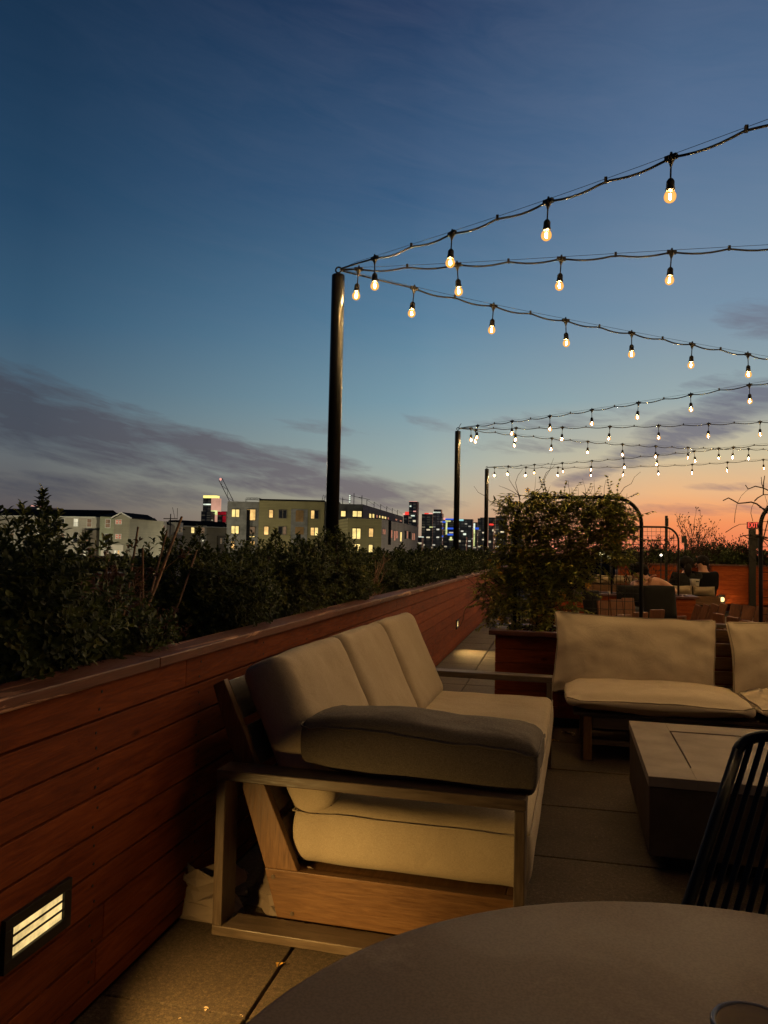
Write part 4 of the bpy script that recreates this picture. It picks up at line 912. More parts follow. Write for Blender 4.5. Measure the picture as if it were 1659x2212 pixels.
# --- apartment block B : stepped light fronts
F2 = Fac('apartment_block', 'pale stepped apartment block with dark flat roofs right of the gabled bay', 'building', K6(225, 335), K6(1000, 402), 168, 215, None, 12)
z2 = F2.zt-GZ
for a, b, t, mt, off in ((226, 400, 302, 'light', 0), (400, 583, 342, 'light', -.8), (583, 668, 408, 'tan', .8), (668, 762, 374, 'light', -.6), (762, 940, 428, 'tan', .6), (935, 1000, 392, 'light', -.5)):
    F2.wall(WM[mt], K6(a, t), K6(b, t), off)
for a, b, t, mt, off in ((130, 212, 520, 'brown', -1.6), (275, 395, 515, 'brown', -1.5), (400, 583, 535, 'sage2', -1.2), (660, 755, 562, 'brown', -1.4), (912, 1000, 572, 'brown', -1.2)): F2.wall(WM[mt], K6(a, t), K6(b, t), off, nm='projecting_bay')
for (a, b, t0) in ((215, 410, 292), (400, 590, 312), (585, 700, 372), (760, 940, 380)):
    x0, zt0 = F2.loc(*K6(a, t0), 3); x1, zt1 = F2.loc(*K6(b, t0+(12 if a < 300 else 22)), 3); g = MB(); g.add([(x0, .9, zt0-2.2), (x1, .9, zt1-2.2), (x1, 3, zt1), (x0, 3, zt0), (x0, 11, zt0), (x1, 11, zt1), (x1, 11, zt1-2.2), (x0, 11, zt0-2.2)], [(0, 1, 2, 3), (3, 2, 5, 4), (4, 5, 6, 7), (0, 3, 4, 7), (1, 6, 5, 2)]); g.build('roof', WM['roof'], F2.root)
for a, b, c, d, k, off in ((235, 408, 262, 460, 'pink', 0), (307, 415, 333, 465, 'pink', 0), (345, 420, 372, 470, 'pink', 0), (425, 428, 448, 480, 'pink', -.8), (517, 432, 543, 520, 'bright', -.8), (612, 440, 632, 520, 'dark', .8), (692, 440, 704, 520, 'dim', -.6), (714, 440, 728, 520, 'dark', -.6), (942, 465, 957, 535, 'dark', -.5), (965, 465, 980, 535, 'dim', -.5),
                           (230, 595, 250, 665, 'dim', 0), (408, 600, 428, 660, 'white', -1.2), (435, 600, 455, 685, 'dark', -1.2), (503, 608, 523, 690, 'dark', -1.2), (532, 608, 552, 690, 'dim', -1.2), (405, 785, 445, 860, 'dim', -1.2), (500, 780, 545, 860, 'dim', -1.2), (330, 640, 350, 700, 'white', -1.5), (215, 790, 235, 850, 'white', 0)): F2.win(K6(a, b), K6(c, d), k, off)
F3 = Fac('apartment_block', 'lower tan apartment block with one bright yellow window, touching the unfinished building', 'building', K6(1000, 445), K6(1660, 462), 222, 235, None, 12)
for a, b, t, mt, off in ((1000, 1202, 445, 'tan', 0), (1202, 1345, 437, 'beige', -.8), (1345, 1670, 460, 'tan', 0)): F3.wall(WM[mt], K6(a, t), K6(b, t), off)
F3.wall(WM['brown'], K6(1508, 592), K6(1670, 592), -.8, nm='projecting_bay')
x0, zq = F3.loc(*K6(1000, 445)); x1, _ = F3.loc(*K6(1680, 460)); g = MB(); g.prism([(-1, zq), (4, zq+1.9), (9, zq+1.9), (12, zq)], x0-.5, x1, 'x'); g.build('roof', WM['roof'], F3.root)
g = MB(); g.box(x0-.5, x1, -1.3, -1.02, zq-.15, zq+.05); g.build('eave_trim', WM['trim'], F3.root)
for a, b, c, d, k, off in ((1117, 467, 1158, 548, 'bright', 0), (1258, 470, 1308, 555, 'dim', -.8), (1272, 632, 1295, 670, 'white', -.8), (1540, 625, 1560, 700, 'dim', -.8), (1585, 625, 1605, 700, 'dark', -.8)): F3.win(K6(a, b), K6(c, d), k, off)
# --- unfinished building
F4 = Fac('unfinished_building', 'four storey building under construction with yellow green sheathing and glowing windows', 'building', K2(228, 293), K2(1275, 317), 139, None, None, 16)
F4.wall(WM['wrap'], K2(228, 293), K2(530, 296), 0); F4.wall(WM['zip'], K2(523, 285), K2(1133, 291), -1.6); F4.wall(WM['wrap'], K2(1128, 297), K2(1275, 300), 0)
_, ux0, ux1, uz = F4.wall(WM['wrap'], K2(1273, 317), K2(1492, 317), 0, thick=2)
F4.wall(WM['black'] if 'black' in WM else WM['roof'], K2(408, 372), K2(437, 372), -.35, nm='stair_screen')
x0, z1 = F4.loc(*K2(525, 285), -1.6); x1, _ = F4.loc(*K2(1133, 285), -1.6); F4.box('parapet', WM['roof'], x0, x1, z1-.02, z1+.3, -1.7, 3)
x0, z1 = F4.loc(*K2(822, 365), -1.6); x1, z0 = F4.loc(*K2(968, 700), -1.6); F4.box('balcony_recess', WM['wrap'], x0, x1, z0, z1, -1.68, -1.5)
for a, b, c, d, k, off, mu in ((270, 370, 335, 440, 'bright', 0, 2), (410, 370, 485, 470, 'lit', 0, 1), (265, 525, 330, 595, 'bright', 0, 2), (438, 533, 480, 600, 'dim', 0, 1), (262, 670, 290, 740, 'lit', 0, 1), (440, 668, 478, 702, 'lit', 0, 1), (435, 618, 480, 628, 'bright', 0, 1),
                           (617, 375, 650, 445, 'lit', -1.6, 1), (710, 375, 775, 450, 'dark', -1.6, 2), (1008, 380, 1036, 455, 'lit', -1.6, 1), (1043, 380, 1073, 455, 'dark', -1.6, 1), (571, 530, 607, 605, 'lit', -1.6, 1), (705, 532, 740, 603, 'dark', -1.6, 1), (743, 532, 772, 603, 'dim', -1.6, 1), (1005, 540, 1036, 612, 'lit', -1.6, 1), (1041, 540, 1070, 612, 'bright', -1.6, 1),
                           (1288, 385, 1327, 435, 'bright', 0, 1), (1397, 385, 1477, 438, 'bright', 0, 2), (1287, 545, 1317, 615, 'dim', 0, 1), (1284, 690, 1315, 750, 'lit', 0, 1)): F4.win(K2(a, b), K2(c, d), k, off, mu, 'brown', False)
for a, b, c, d in ((865, 378, 935, 485), (860, 533, 938, 605)):
    x0, z1 = F4.loc(*K2(a, b), -1.6); x1, z0 = F4.loc(*K2(c, d), -1.6); F4.box('plywood_door', WM['ply'], x0, x1, z0, z1, -1.75, -1.685)
# right wing of the same site: yellow front, long receding side
F5 = Fac('unfinished_wing', 'yellow green wing of the unfinished building with tall glowing windows right of the pole', 'building', K2(1350, 450), K3(126, 460), 132, None, None, 10)
F5.wall(WM['zip'])
for a, b, c, d, k in ((1393, 547, 1465, 645, 'bright'), (1547, 548, 1584, 625, 'lit'), (1390, 693, 1462, 775, 'bright'), (1545, 700, 1578, 770, 'bright')): F5.win(K2(a, b), K2(c, d), k, 0, 2 if a < 1500 else 1, 'brown', False)
B5_ = F5.A+F5.u*F5.len
def fac_from(name, label, cat, A, pb, zt, group=None, thick=4):
    f = Fac.__new__(Fac); B = hit(*pb, 2, zt); f.A = V((A.x, A.y, zt)); f.zt = zt; u = V((B.x-A.x, B.y-A.y, 0)); f.len = u.length; f.u = u.normalized(); f.n = V((-f.u.y, f.u.x, 0)); f.thick = thick
    f.root = thing(name, label, cat, (A.x, A.y, GZ), math.atan2(f.u.y, f.u.x), group); return f
F6 = fac_from('unfinished_wing', 'long receding lower side of the unfinished building with tall narrow windows', 'building', B5_, K3(463, 530), F5.zt)
F6.wall(WM['wrap2'])
for a, b, c, d, k in ((132, 553, 142, 600, 'pink'), (147, 555, 158, 603, 'pink'), (207, 562, 222, 635, 'pink'), (237, 570, 252, 660, 'pink'), (257, 570, 272, 640, 'pink'), (295, 580, 310, 668, 'bright'), (337, 570, 353, 645, 'black'), (373, 575, 395, 645, 'black'), (357, 572, 368, 640, 'pink'), (408, 590, 416, 655, 'pink'), (421, 592, 432, 655, 'pink')): F6.win(K3(a, b), K3(c, d), k, 0, 1, 'wrap2', False)
x0, z1 = F6.loc(*K3(190, 470)); x1, z0 = F6.loc(*K3(202, 700)); F6.box('downpipe', WM['roof'], x0, x1, z0, z1, -.2, -.01)
U = F4.A+F4.u*ux1
F7 = fac_from('unfinished_wing', 'grey upper storey receding from the unfinished building with a row of small lit windows', 'building', V((U.x, U.y, 0)), K3(326, 436), F4.zt)
F7.wall(WM['wrap2'])
for a, b, c, d, k in ((6, 408, 25, 450, 'bright'), (37, 410, 53, 450, 'bright'), (72, 420, 86, 448, 'pink'), (99, 425, 110, 450, 'bright'), (124, 430, 140, 455, 'bright'), (149, 436, 165, 460, 'bright'), (178, 442, 190, 464, 'pink'), (250, 456, 268, 474, 'pink'), (292, 468, 312, 484, 'pink')): F7.win(K3(a, b), K3(c, d), k, 0, 1, 'wrap2', False)
for (px, py, hgt_) in ((1300, 300, 1.3), (1405, 300, 2.2), (1480, 305, 1.8)):
    x0, z0 = F4.loc(*K2(px, py)); g = MB(); g.tube([(x0, 1, uz), (x0, 1, uz+hgt_)], .07, 5); g.tube([(x0-.6, 1, uz+hgt_*.8), (x0+1.6, 1, uz+hgt_*.55)], .04, 4); g.build('roof_rail', WM['roof'], F4.root)
for q in range(6):
    x0 = F7.len*(.1+.15*q); g = MB(); g.tube([(x0, .3, F7.zt-GZ), (x0, .3, F7.zt-GZ+1.3)], .06, 4); g.tube([(x0, .3, F7.zt-GZ+1.2), (x0+F7.len*.15, .3, F7.zt-GZ+.7)], .03, 4); g.build('roof_rail', WM['roof'], F7.root)
# low house in front, its dark roof crossing behind the dry stalks
F8 = Fac('low_house', 'low brick house with wide dark flat roof seen through the dry flower stalks', 'building', K1(440, 575), K1(1130, 575), 62, None, None, 9)
F8.wall(plain('dim red brick', (.16, .06, .045), .85, var=.3, scale=8), K1(450, 640), K1(1120, 640), .8); F8.box('roof', WM['roof'], -.4, F8.len+.4, F8.zt-GZ-1.35, F8.zt-GZ, 0, 10)
F8.box('fascia', WM['trim'], -.42, F8.len+.42, F8.zt-GZ-1.5, F8.zt-GZ-1.36, -.03, .3)
F8.win(K1(812, 745), K1(853, 780), 'dark', .8, 1, 'trim', False); F8.win(K1(880, 640), K1(960, 672), 'dark', .8, 2, 'trim', False); F8.win(K1(700, 740), K1(725, 790), 'dark', .8, 1, 'trim', False)
# --- skyline
def towermat(name, base, cw, ch, thr, col=(1, .86, .55), st=1.0, band=None):
    m, nt = newmat(name); tc = N(nt, 'ShaderNodeTexCoord'); s_ = N(nt, 'ShaderNodeSeparateXYZ'); L(nt, tc.outputs['Object'], s_.inputs[0])
    fx = math_(nt, 'FLOOR', math_(nt, 'DIVIDE', math_(nt, 'ADD', s_.outputs[0], s_.outputs[1]), cw)); fz = math_(nt, 'FLOOR', math_(nt, 'DIVIDE', s_.outputs[2], ch))
    cb = N(nt, 'ShaderNodeCombineXYZ'); L(nt, fx, cb.inputs[0]); L(nt, fz, cb.inputs[1]); wn = N(nt, 'ShaderNodeTexWhiteNoise', noise_dimensions='3D'); L(nt, cb.outputs[0], wn.inputs['Vector'])
    lx = math_(nt, 'FRACT', math_(nt, 'DIVIDE', math_(nt, 'ADD', s_.outputs[0], s_.outputs[1]), cw)); lz = math_(nt, 'FRACT', math_(nt, 'DIVIDE', s_.outputs[2], ch))
    inw = math_(nt, 'MULTIPLY', math_(nt, 'LESS_THAN', lx, .7), math_(nt, 'LESS_THAN', lz, .55))
    on = math_(nt, 'MULTIPLY', math_(nt, 'GREATER_THAN', wn.outputs['Value'], thr), inw)
    s2_ = N(nt, 'ShaderNodeSeparateXYZ'); L(nt, wn.outputs['Color'], s2_.inputs[0]); br_ = math_(nt, 'MULTIPLY', on, mapr(nt, s2_.outputs[1], 0, 1, .15*st, st))
    faint = math_(nt, 'MULTIPLY', inw, .035); em = N(nt, 'ShaderNodeEmission'); em.inputs['Color'].default_value = (*col, 1); L(nt, math_(nt, 'ADD', br_, math_(nt, 'MULTIPLY', faint, s2_.outputs[2])), em.inputs['Strength'])
    p = princ(nt, base, .35, 0, None, .6); a = N(nt, 'ShaderNodeAddShader'); L(nt, p, a.inputs[0]); L(nt, em.outputs[0], a.inputs[1]); out(nt, a.outputs[0]); return m
TM = {'blue': towermat('blue glass tower', (.16, .22, .30), 14, 11, .93, st=.8), 'dark': towermat('dark office tower', (.22, .22, .22), 16, 8, .91, st=.75), 'grey': towermat('grey office tower', (.34, .34, .31), 12, 8, .88, (1, .95, .75), .7),
      'brown': towermat('brown stone tower', (.5, .4, .3), 9, 10, .93, st=.7), 'pale': plain('flank painted as lit', (.75, .55, .42), .6), 'busy': towermat('office tower with many lit floors', (.2, .2, .2), 18, 7, .80, st=.6)}  # light on the tower's flank is put into the pale colour
SM = {'red': emit('red light strip', (1, .06, .04), 1.0), 'redw': emit('pale red light', (1, .45, .36), 1.0), 'blueL': emit('blue light strip', (.05, .16, 1), .65), 'yel': emit('yellow green light strip', (.85, .9, .35), .85, .5, .1), 'wht': emit('white crown light', (.9, 1, .8), 1.0, .3, .1), 'cyan': emit('cyan crown light', (.45, .9, .9), .9), 'gold': emit('golden crown light', (1, .82, .22), 1.5), 'redwall': emit('red light glow on facade', (.75, .02, .04), .22, .6, .05), 'pinkw': emit('peach light glow on facade', (1, .52, .36), .55, .3, .02)}  # redwall and pinkw emit in place of light falling on those facades
def tower(label, kf, x0, x1, yt, mat, d, side=None, bits=(), group='downtown towers on the horizon', cat='tower', spire=None):
    f = Fac('office_tower', label, cat, kf(x0, yt), kf(x1, yt), d, d, group, 30); f.box('shaft', TM[mat], 0, f.len, 0, f.zt-GZ, 0, 30)
    if side: x2, _ = f.loc(*kf(side[0], yt)); f.box('flank', side[1], f.len+.01, x2, 0, f.zt-GZ, 2, 28)
    for nm, a, b, c, e_, k in bits:
        xa, z1 = f.loc(*kf(a, b)); xb, z0 = f.loc(*kf(c, e_)); mt = SM[k] if k in SM else TM[k]; f.box(nm, mt, xa, xb, z0, z1, -1.5 if z0 < f.zt-GZ-.1 else 2, -.05 if z0 < f.zt-GZ-.1 else 26)
    if spire: xa, z1 = f.loc(*kf(*spire)); g = MB(); g.tube([(xa, 12, f.zt-GZ), (xa, 12, z1)], [1.5, .4], 5); g.build('spire', WM['roof'], f.root)
    return f
D0 = 2500
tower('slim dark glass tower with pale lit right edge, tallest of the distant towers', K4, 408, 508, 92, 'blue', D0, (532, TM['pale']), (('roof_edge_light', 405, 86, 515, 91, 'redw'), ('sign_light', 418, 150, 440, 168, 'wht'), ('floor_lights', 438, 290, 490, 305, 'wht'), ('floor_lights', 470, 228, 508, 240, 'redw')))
tower('short tower with glowing red roof box left of the slim glass tower', K4, 328, 402, 285, 'dark', D0+60, None, (('red_roof_box', 348, 238, 402, 284, 'red'), ('roof_light', 318, 262, 336, 284, 'redw')))
tower('broad dark tower with red lights along its roof', K4, 593, 752, 272, 'dark', D0-100, None, (('red_roof_box', 630, 257, 690, 271, 'red'), ('red_roof_box', 692, 254, 730, 271, 'redw'), ('floor_lights', 705, 457, 760, 468, 'yel')))
tower('dark tower with white lit crown beside the broad red lit tower', K4, 756, 892, 262, 'grey', D0-150, None, (('crown', 765, 205, 873, 261, 'dark'), ('crown_light', 758, 238, 865, 256, 'wht')))
tower('tower outlined with blue and yellow light bars left of the middle pole', K4, 905, 1075, 358, 'busy', D0-200, None, (('blue_light_bar', 930, 336, 1070, 357, 'blueL'), ('roof_lamp', 905, 325, 932, 352, 'redw'), ('yellow_light_bar', 935, 366, 1010, 384, 'yel'), ('yellow_light_bar', 943, 390, 962, 570, 'yel'), ('blue_light_bar', 960, 470, 1075, 496, 'blueL'), ('blue_light_bar', 965, 558, 1075, 584, 'blueL'), ('blue_light_bar', 893, 376, 940, 400, 'blueL'), ('lamp', 1003, 605, 1030, 655, 'yel'), ('lamp', 888, 470, 905, 486, 'blueL'), ('lamp', 886, 586, 905, 606, 'blueL')))
tower('wide grey tower with cyan roof light right of the middle pole', K4, 1110, 1332, 345, 'grey', D0, None, (('cyan_roof_light', 1125, 349, 1198, 370, 'cyan'), ('floor_lights', 1195, 553, 1235, 578, 'wht')))
tower('narrow tower edged with green white lights', K4, 1333, 1402, 392, 'busy', D0+80, None, (('light_strip', 1336, 408, 1366, 480, 'wht'), ('light_strip', 1346, 482, 1360, 740, 'yel'), ('blue_light_bar', 1364, 468, 1420, 498, 'blueL')))
tower('dark stepped tower left of the farthest pole', K4, 1405, 1500, 335, 'dark', D0+150, None, (('roof_step', 1440, 322, 1500, 334, 'dark'), ('floor_lights', 1370, 605, 1400, 616, 'wht')))
tower('tower with a red rooftop sign light right of the farthest pole', K4, 1560, 1660, 322, 'dark', D0+50, None, (('red_sign_light', 1572, 412, 1636, 438, 'red'),))
tower('small brown stone block in front of the wide grey tower', K4, 1125, 1236, 602, 'brown', D0-500)
tower('pale low tower seen through the left edge of the vine', K4, 1565, 1635, 470, 'brown', D0-480)
tower('tall dark tower mostly hidden by the left side of the vine', K4, 1665, 1830, 300, 'dark', D0+20)
tower('second tall tower hidden by the vine, farther right', K4, 1880, 2060, 380, 'grey', D0+90)
tower('small dark tower with a lit roof just right of the receding wing', K4, 537, 590, 610, 'dark', D0-600, None, (('roof_light', 543, 598, 597, 609, 'wht'),))
tower('black office tower with a golden lit crown band far left of the cranes', K6, 1290, 1406, 40, 'dark', D0-300, (1500, SM['pinkw']), (('crown_light', 1288, 2, 1475, 38, 'gold'), ('floor_lights', 1296, 124, 1404, 142, 'lit' if False else 'wht'), ('band_light', 1407, 218, 1496, 288, 'yel')))
tower('dark podium block below the golden crowned tower', K6, 1262, 1400, 232, 'busy', D0-380)
tower('red lit office block right of the golden crowned tower', K6, 1500, 1620, 232, 'busy', D0-350, None, (('red_facade_glow', 1504, 236, 1622, 285, 'redwall'), ('red_facade_glow', 1575, 300, 1619, 390, 'redwall'), ('band_light', 1400, 262, 1495, 272, 'yel')))
tower('dark block with white and red rooftop lamps at the far left horizon', K5, 345, 560, 150, 'dark', 900, None, (('roof_lamp', 385, 126, 402, 140, 'redw'), ('lamp', 330, 176, 362, 188, 'wht')))
tower('low dark block stepping down at the far left horizon', K5, 275, 346, 178, 'dark', 905, None, (('lamp', 298, 196, 314, 206, 'wht'),))
# cranes and mast
def crane(label, pts, d, w_, tip=None):
    P0 = hit(*pts[0], 1, d); P_ = thing('tower_crane', label, 'crane', (P0.x, P0.y, GZ), 0, 'construction cranes on the skyline'); g = MB(); r0_ = V((P0.x, P0.y, GZ))
    Q = [hit(*p, 1, d)-r0_ for p in pts]
    for a, b in zip(Q, Q[1:]):
        dd = (b-a); n_ = max(3, int(dd.length/(w_*1.6))); s = dd.cross(V((0, 1, 0))).normalized()*w_/2
        g.tube([a+s, b+s], w_*.09, 4); g.tube([a-s, b-s], w_*.09, 4)
        for k in range(n_): t0, t1 = k/n_, (k+1)/n_; sg = 1 if k % 2 else -1; g.tube([a+dd*t0+s*sg, a+dd*t1-s*sg], w_*.06, 3)
    g.tube([Q[0], V((Q[0].x, 0, 0))], w_*.2, 4)
    g.build('lattice_boom', plain('grey crane steel', (.12, .11, .11), .6), P_)
    if tip: q = Q[-1]; g = MB(); g.lathe([(0, -tip), (tip*.8, -tip*.4), (tip*.8, tip*.4), (0, tip)], 8, q); g.build('warning_light', SM['redw'], P_)
crane('leaning luffing crane boom with a lamp at its tip above the unfinished building', [K2(268, 300), K2(162, 88)], 420, 2.2, .9)
crane('small horizontal jib crane behind the unfinished building roof', [K2(400, 300), K2(400, 270), K2(540, 276), K2(505, 268), K2(400, 270)], 600, 1.4)
crane('thin faint crane boom just left of the nearest light pole', [K2(1118, 290), K2(1133, 235)], 500, 1.6)
MA = hit(*K2(1369, 312), 1, 800); AT = thing('radio_mast', 'distant radio mast with a string of white lamps above the unfinished roof', 'mast', (MA.x, MA.y, GZ)); mz = hit(*K2(1369, 232), 1, 800).z-GZ
g = MB(); g.tube([(0, 0, 0), (0, 0, mz)], [1.0, .3], 5); g.build('mast', WM['roof'], AT)
for yy in (242, 262, 280, 300): g = MB(); g.lathe([(0, -.9), (.8, -.4), (.8, .4), (0, .9)], 6, (0, -1.2, hit(*K2(1369, yy), 1, 800).z-GZ)); g.build('lamp', SM['wht'], AT)
UP = hit(*K6(815, 372), 1, 120); P_ = thing('utility_pole', 'utility pole with crossarm rising behind the pale apartment block', 'utility pole', (UP.x, UP.y, GZ)); g = MB(); zt = UP.z-GZ+1.2
g.tube([(0, 0, 0), (0, 0, zt)], [.12, .08], 6); g.box(-1.3, 1.3, -.06, .06, zt-.9, zt-.75); g.box(1.2, 1.26, -.03, .03, zt-.74, zt+1.0); g.tube([(.8, 0, zt-.75), (.3, 0, zt+1.1)], .04, 4); g.build('pole', M['darktwig'], P_)
for (x, y, z, p) in ((-100, 112, -8, 18000), (-78, 118, -8, 17000), (-92, 150, -7, 15000), (-75, 175, -6, 15000), (-56, 112, -9, 4600), (-38, 112, -9, 4600), (-18, 118, -8, 4600), (-12, 150, -8, 4200)): street_glow(x, y, z, p)
# distant tree belt on the horizon
rr = random.Random(9); g = MB()
for k in range(900):
    a = R(rr.uniform(-46, 42)); d = rr.uniform(420, 900); hh = rr.uniform(5, 15.5)*(1 if rr.random() > .04 else 1.15); x, y = d*sin(a), d*cos(a); w_ = rr.uniform(5, 13)
    for q in range(22):
        u = V((rr.gauss(0, 1), rr.gauss(0, 1), rr.gauss(0, 1))).normalized(); p = V((x+u.x*w_*.6, y+u.y*w_*.6, GZ+hh*.55+u.z*hh*.45)); s = rr.uniform(1, 2.6)
        t1 = V((rr.gauss(0, 1), rr.gauss(0, 1), rr.gauss(0, 1))).normalized(); t2 = t1.orthogonal().normalized(); g.add([p+t1*s, p+t2*s*.7, p-t1*s, p-t2*s*.7], [(0, 1, 2, 3)])
o = g.build('distant_trees', plain('distant dark foliage', (.012, .014, .010), .95)); tag(o, 'dark belt of far off trees along the horizon', 'trees', None, 'stuff')

# ================================================================== FAR END OF THE TERRACE
def gx(px, Y, py=1250): return hit(px, py, 1, Y).x
def slat_chair(label, pa, ya, pb, yb, ztops, zbot, lean, n=4, gap=.25, seat=.55, away=1, mat='slat'):
    A = V((gx(pa, ya), ya, 0)); B = V((gx(pb, yb), yb, 0)); u = (B-A); ln = u.length; u.normalize(); nv = V((-u.y, u.x, 0))
    P_ = thing('slat_chair', label, 'chair', A, math.atan2(u.y, u.x), 'wooden slat back lounge chairs')
    pit = ln/(n-1+1-gap); w2 = pit*(1-gap)
    for k in range(n):
        x0 = k*pit; zt = ztops[0]+(ztops[1]-ztops[0])*k/(n-1); g = MB()
        Mx = Matrix.Translation((x0, 0, zbot)) @ Matrix.Rotation(lean[0], 4, 'X') @ Matrix.Rotation(lean[1], 4, 'Y'); g.box(0, w2, -.012, .012, 0, zt-zbot, Mx); g.build('back_slat', M[mat], P_, .003)
    y1 = away*seat; a, b = sorted((0.03, y1)); g = MB()
    for k in range(5): yy = a+(b-a)*k/5; g.box(-.02, ln+.02, yy+.004, yy+(b-a)/5-.012, zbot-.03, zbot-.008)
    g.build('seat', M[mat], P_, .002)
    for xx in (-.03, ln+.005):
        g = MB(); g.box(xx, xx+.03, a, b, zbot+.20, zbot+.225); g.build('armrest', M[mat], P_, .002)
        for yy in (a, b-.04): g = MB(); g.box(xx+.001, xx+.029, yy, yy+.04, .003, zbot+.199); g.build('leg', M[mat], P_)
    return P_
slat_chair('nearest slat back wooden chair left of the trellis post, seen through the wire grid', 1288, 7.05, 1427, 7.5, (.70, .765), .34, (R(6), 0), 4, .18, .5)
slat_chair('nearest slat back wooden chair at the right, tops showing above the bench back', 1541, 7.45, 1662, 7.0, (.755, .70), .34, (R(4), R(3)), 4, .22, .5)
slat_chair('farther slat back wooden chair in front of the tall red planter', 1560, 8.35, 1668, 8.0, (.80, .79), .36, (R(-12), R(6)), 4, .12, .5, -1)
slat_chair('slat back wooden chair with leaning planks beside the dark cushioned seat', 1480, 9.2, 1545, 8.9, (.74, .78), .36, (R(-10), R(14)), 4, .2, .5, -1)
slat_chair('farther slat back wooden chair seen through the trellis grid', 1300, 8.1, 1380, 8.3, (.79, .82), .36, (R(-12), 0), 3, .06, .5, -1)
def dark_lounge(label, px0, px1, Y, ztop, zseat, rz, lean, seatlen=.75):
    x0, x1 = gx(px0, Y), gx(px1, Y); wd_ = x1-x0; P_ = thing('lounge_chair', label, 'lounge chair', ((x0+x1)/2, Y, 0), rz, 'chairs with charcoal cushions')
    put_cushion('back_cushion', M['darkfab'], None, P_, TRS((0, .02, (ztop+zseat)/2)) @ Matrix.Rotation(R(90)+lean, 4, 'X'), wd_, ztop-zseat, .14, n=16, crown=.3, wrinkle=.01, seed=int(px0), subdiv=False)
    put_cushion('seat_cushion', M['darkfab'], None, P_, TRS((.05, -seatlen/2, zseat-.06)), wd_+.12, seatlen, .13, n=16, crown=.35, wrinkle=.01, seed=int(px1), subdiv=False)
    g = MB(); g.box(-wd_/2, wd_/2, -seatlen+.05, .05, zseat-.19, zseat-.13); g.build('frame', M['slat'], P_)
    for sx_ in (-1, 1):
        for yy in (-seatlen+.06, 0): g = MB(); g.box(sx_*wd_/2-.025, sx_*wd_/2+.025, yy, yy+.05, .003, zseat-.191); g.build('leg', M['slat'], P_)
    return P_
dark_lounge('charcoal cushioned chair just right of the trellis post with tall back cushion', 1390, 1462, 8.6, .94, .58, R(8), R(-14), .8)
dark_lounge('charcoal cushioned chair farther left behind the trellis grid', 1332, 1392, 9.4, .90, .66, R(-4), R(-10), .6)
dark_lounge('charcoal cushioned chair leaning at the far left behind the vine leaves', 1262, 1304, 8.3, .88, .56, R(30), R(-16), .6)
# far benches
def far_bench(label, px0, px1, Y, zt, zb, n, rz=0):
    x0, x1 = gx(px0, Y), gx(px1, Y); wd_ = x1-x0; P_ = thing('far_bench', label, 'bench', ((x0+x1)/2, Y, 0), rz, 'cushioned benches at the far end')
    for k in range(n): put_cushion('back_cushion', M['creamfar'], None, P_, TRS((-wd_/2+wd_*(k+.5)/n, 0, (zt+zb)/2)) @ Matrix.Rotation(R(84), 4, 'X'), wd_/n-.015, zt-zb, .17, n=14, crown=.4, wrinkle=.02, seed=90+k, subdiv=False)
    g = MB(); g.box(-wd_/2-.05, wd_/2+.05, -.16, -.10, zb-.14, zb); g.build('back_rail', M['teak_x'], P_)
    g = MB(); g.box(-wd_/2, wd_/2, -.10, .62, .30, .42); g.build('seat', M['teak_x'], P_)
    for sx_ in (-1, 1):
        for yy in (-.15, .52): g = MB(); g.box(sx_*(wd_/2-.06)-.03, sx_*(wd_/2-.06)+.03, yy, yy+.05, .003, .299 if yy > 0 else zb-.141); g.build('leg', M['teak_z'], P_)
    return P_
far_bench('bench with a row of cream cushions seen through the trellis grid', 1270, 1380, 14.0, .90, .745, 4)
far_bench('bench with long tan cushions in front of the two seated people in dark clothes', 1449, 1545, 13.0, .785, .64, 2)
cross_planter('tall_planter_box', 'tall red timber planter box with a warm wall lamp below the exit sign', gx(1537, 17.5), 7.6, 17.5, .8, 1.105, 31)
cross_planter('tall_planter_box', 'tall red timber planter box between the trellis post and the two seated people', gx(1335, 16.6), gx(1461, 16.6), 16.6, .8, 1.10, 32)
cross_planter('tall_planter_box', 'dark tall planter box closing the far side of the terrace behind the seated people', gx(1462, 19.0), gx(1537, 19.0), 19.0, .8, 1.1, 33)
# wall lamp on the tall planter
q = hit(1559, 1294, 1, 17.5); P_ = thing('wall_lamp', 'small round wall lamp glowing low on the tall red planter', 'wall lamp', (q.x, 17.49, q.z)); g = MB(); g.box(-.06, .06, -.02, .008, -.10, .09); g.build('back_plate', M['black'], P_)
g = MB(); g.lathe([(0, -.055), (.032, -.045), (.042, -.01), (.036, .032), (0, .045)], 12, (0, -.06, 0)); g.build('lamp_globe', emit('lit lamp globe', (1, .66, .26), 2.2), P_)
def pt(x, y, z, p, r=.03, col=(1, .52, .17)):
    l = bpy.data.lights.new('lamp_light', 'POINT'); l.energy = p; l.color = col; l.shadow_soft_size = r; o = bpy.data.objects.new('lamp_light', l); C.objects.link(o); o.location = (x, y, z)
pt(q.x-.02, 17.34, q.z-.02, 3)
for px, py, lb in ((1298, 1195, 'left one of two bright lanterns glowing behind the vine'), (1320, 1198, 'right one of two bright lanterns glowing behind the vine')):
    q = hit(px, py, 1, 16.0); P_ = thing('post_lantern', lb, 'lantern', (q.x, q.y, 0)); g = MB(); g.tube([(0, 0, .003), (0, 0, q.z-.10)], .018, 8); g.build('post', M['black'], P_)
    g = MB(); g.lathe([(0, -.09), (.06, -.08), (.075, .03), (.05, .08), (0, .085)], 12, (0, 0, q.z)); g.build('shade', emit('lit lantern shade', (1, .84, .42), 2.2), P_)
    g = MB(); g.lathe([(0, .086), (.06, .086), (.02, .115), (0, .12)], 12, (0, 0, q.z)); g.build('cap', M['black'], P_)
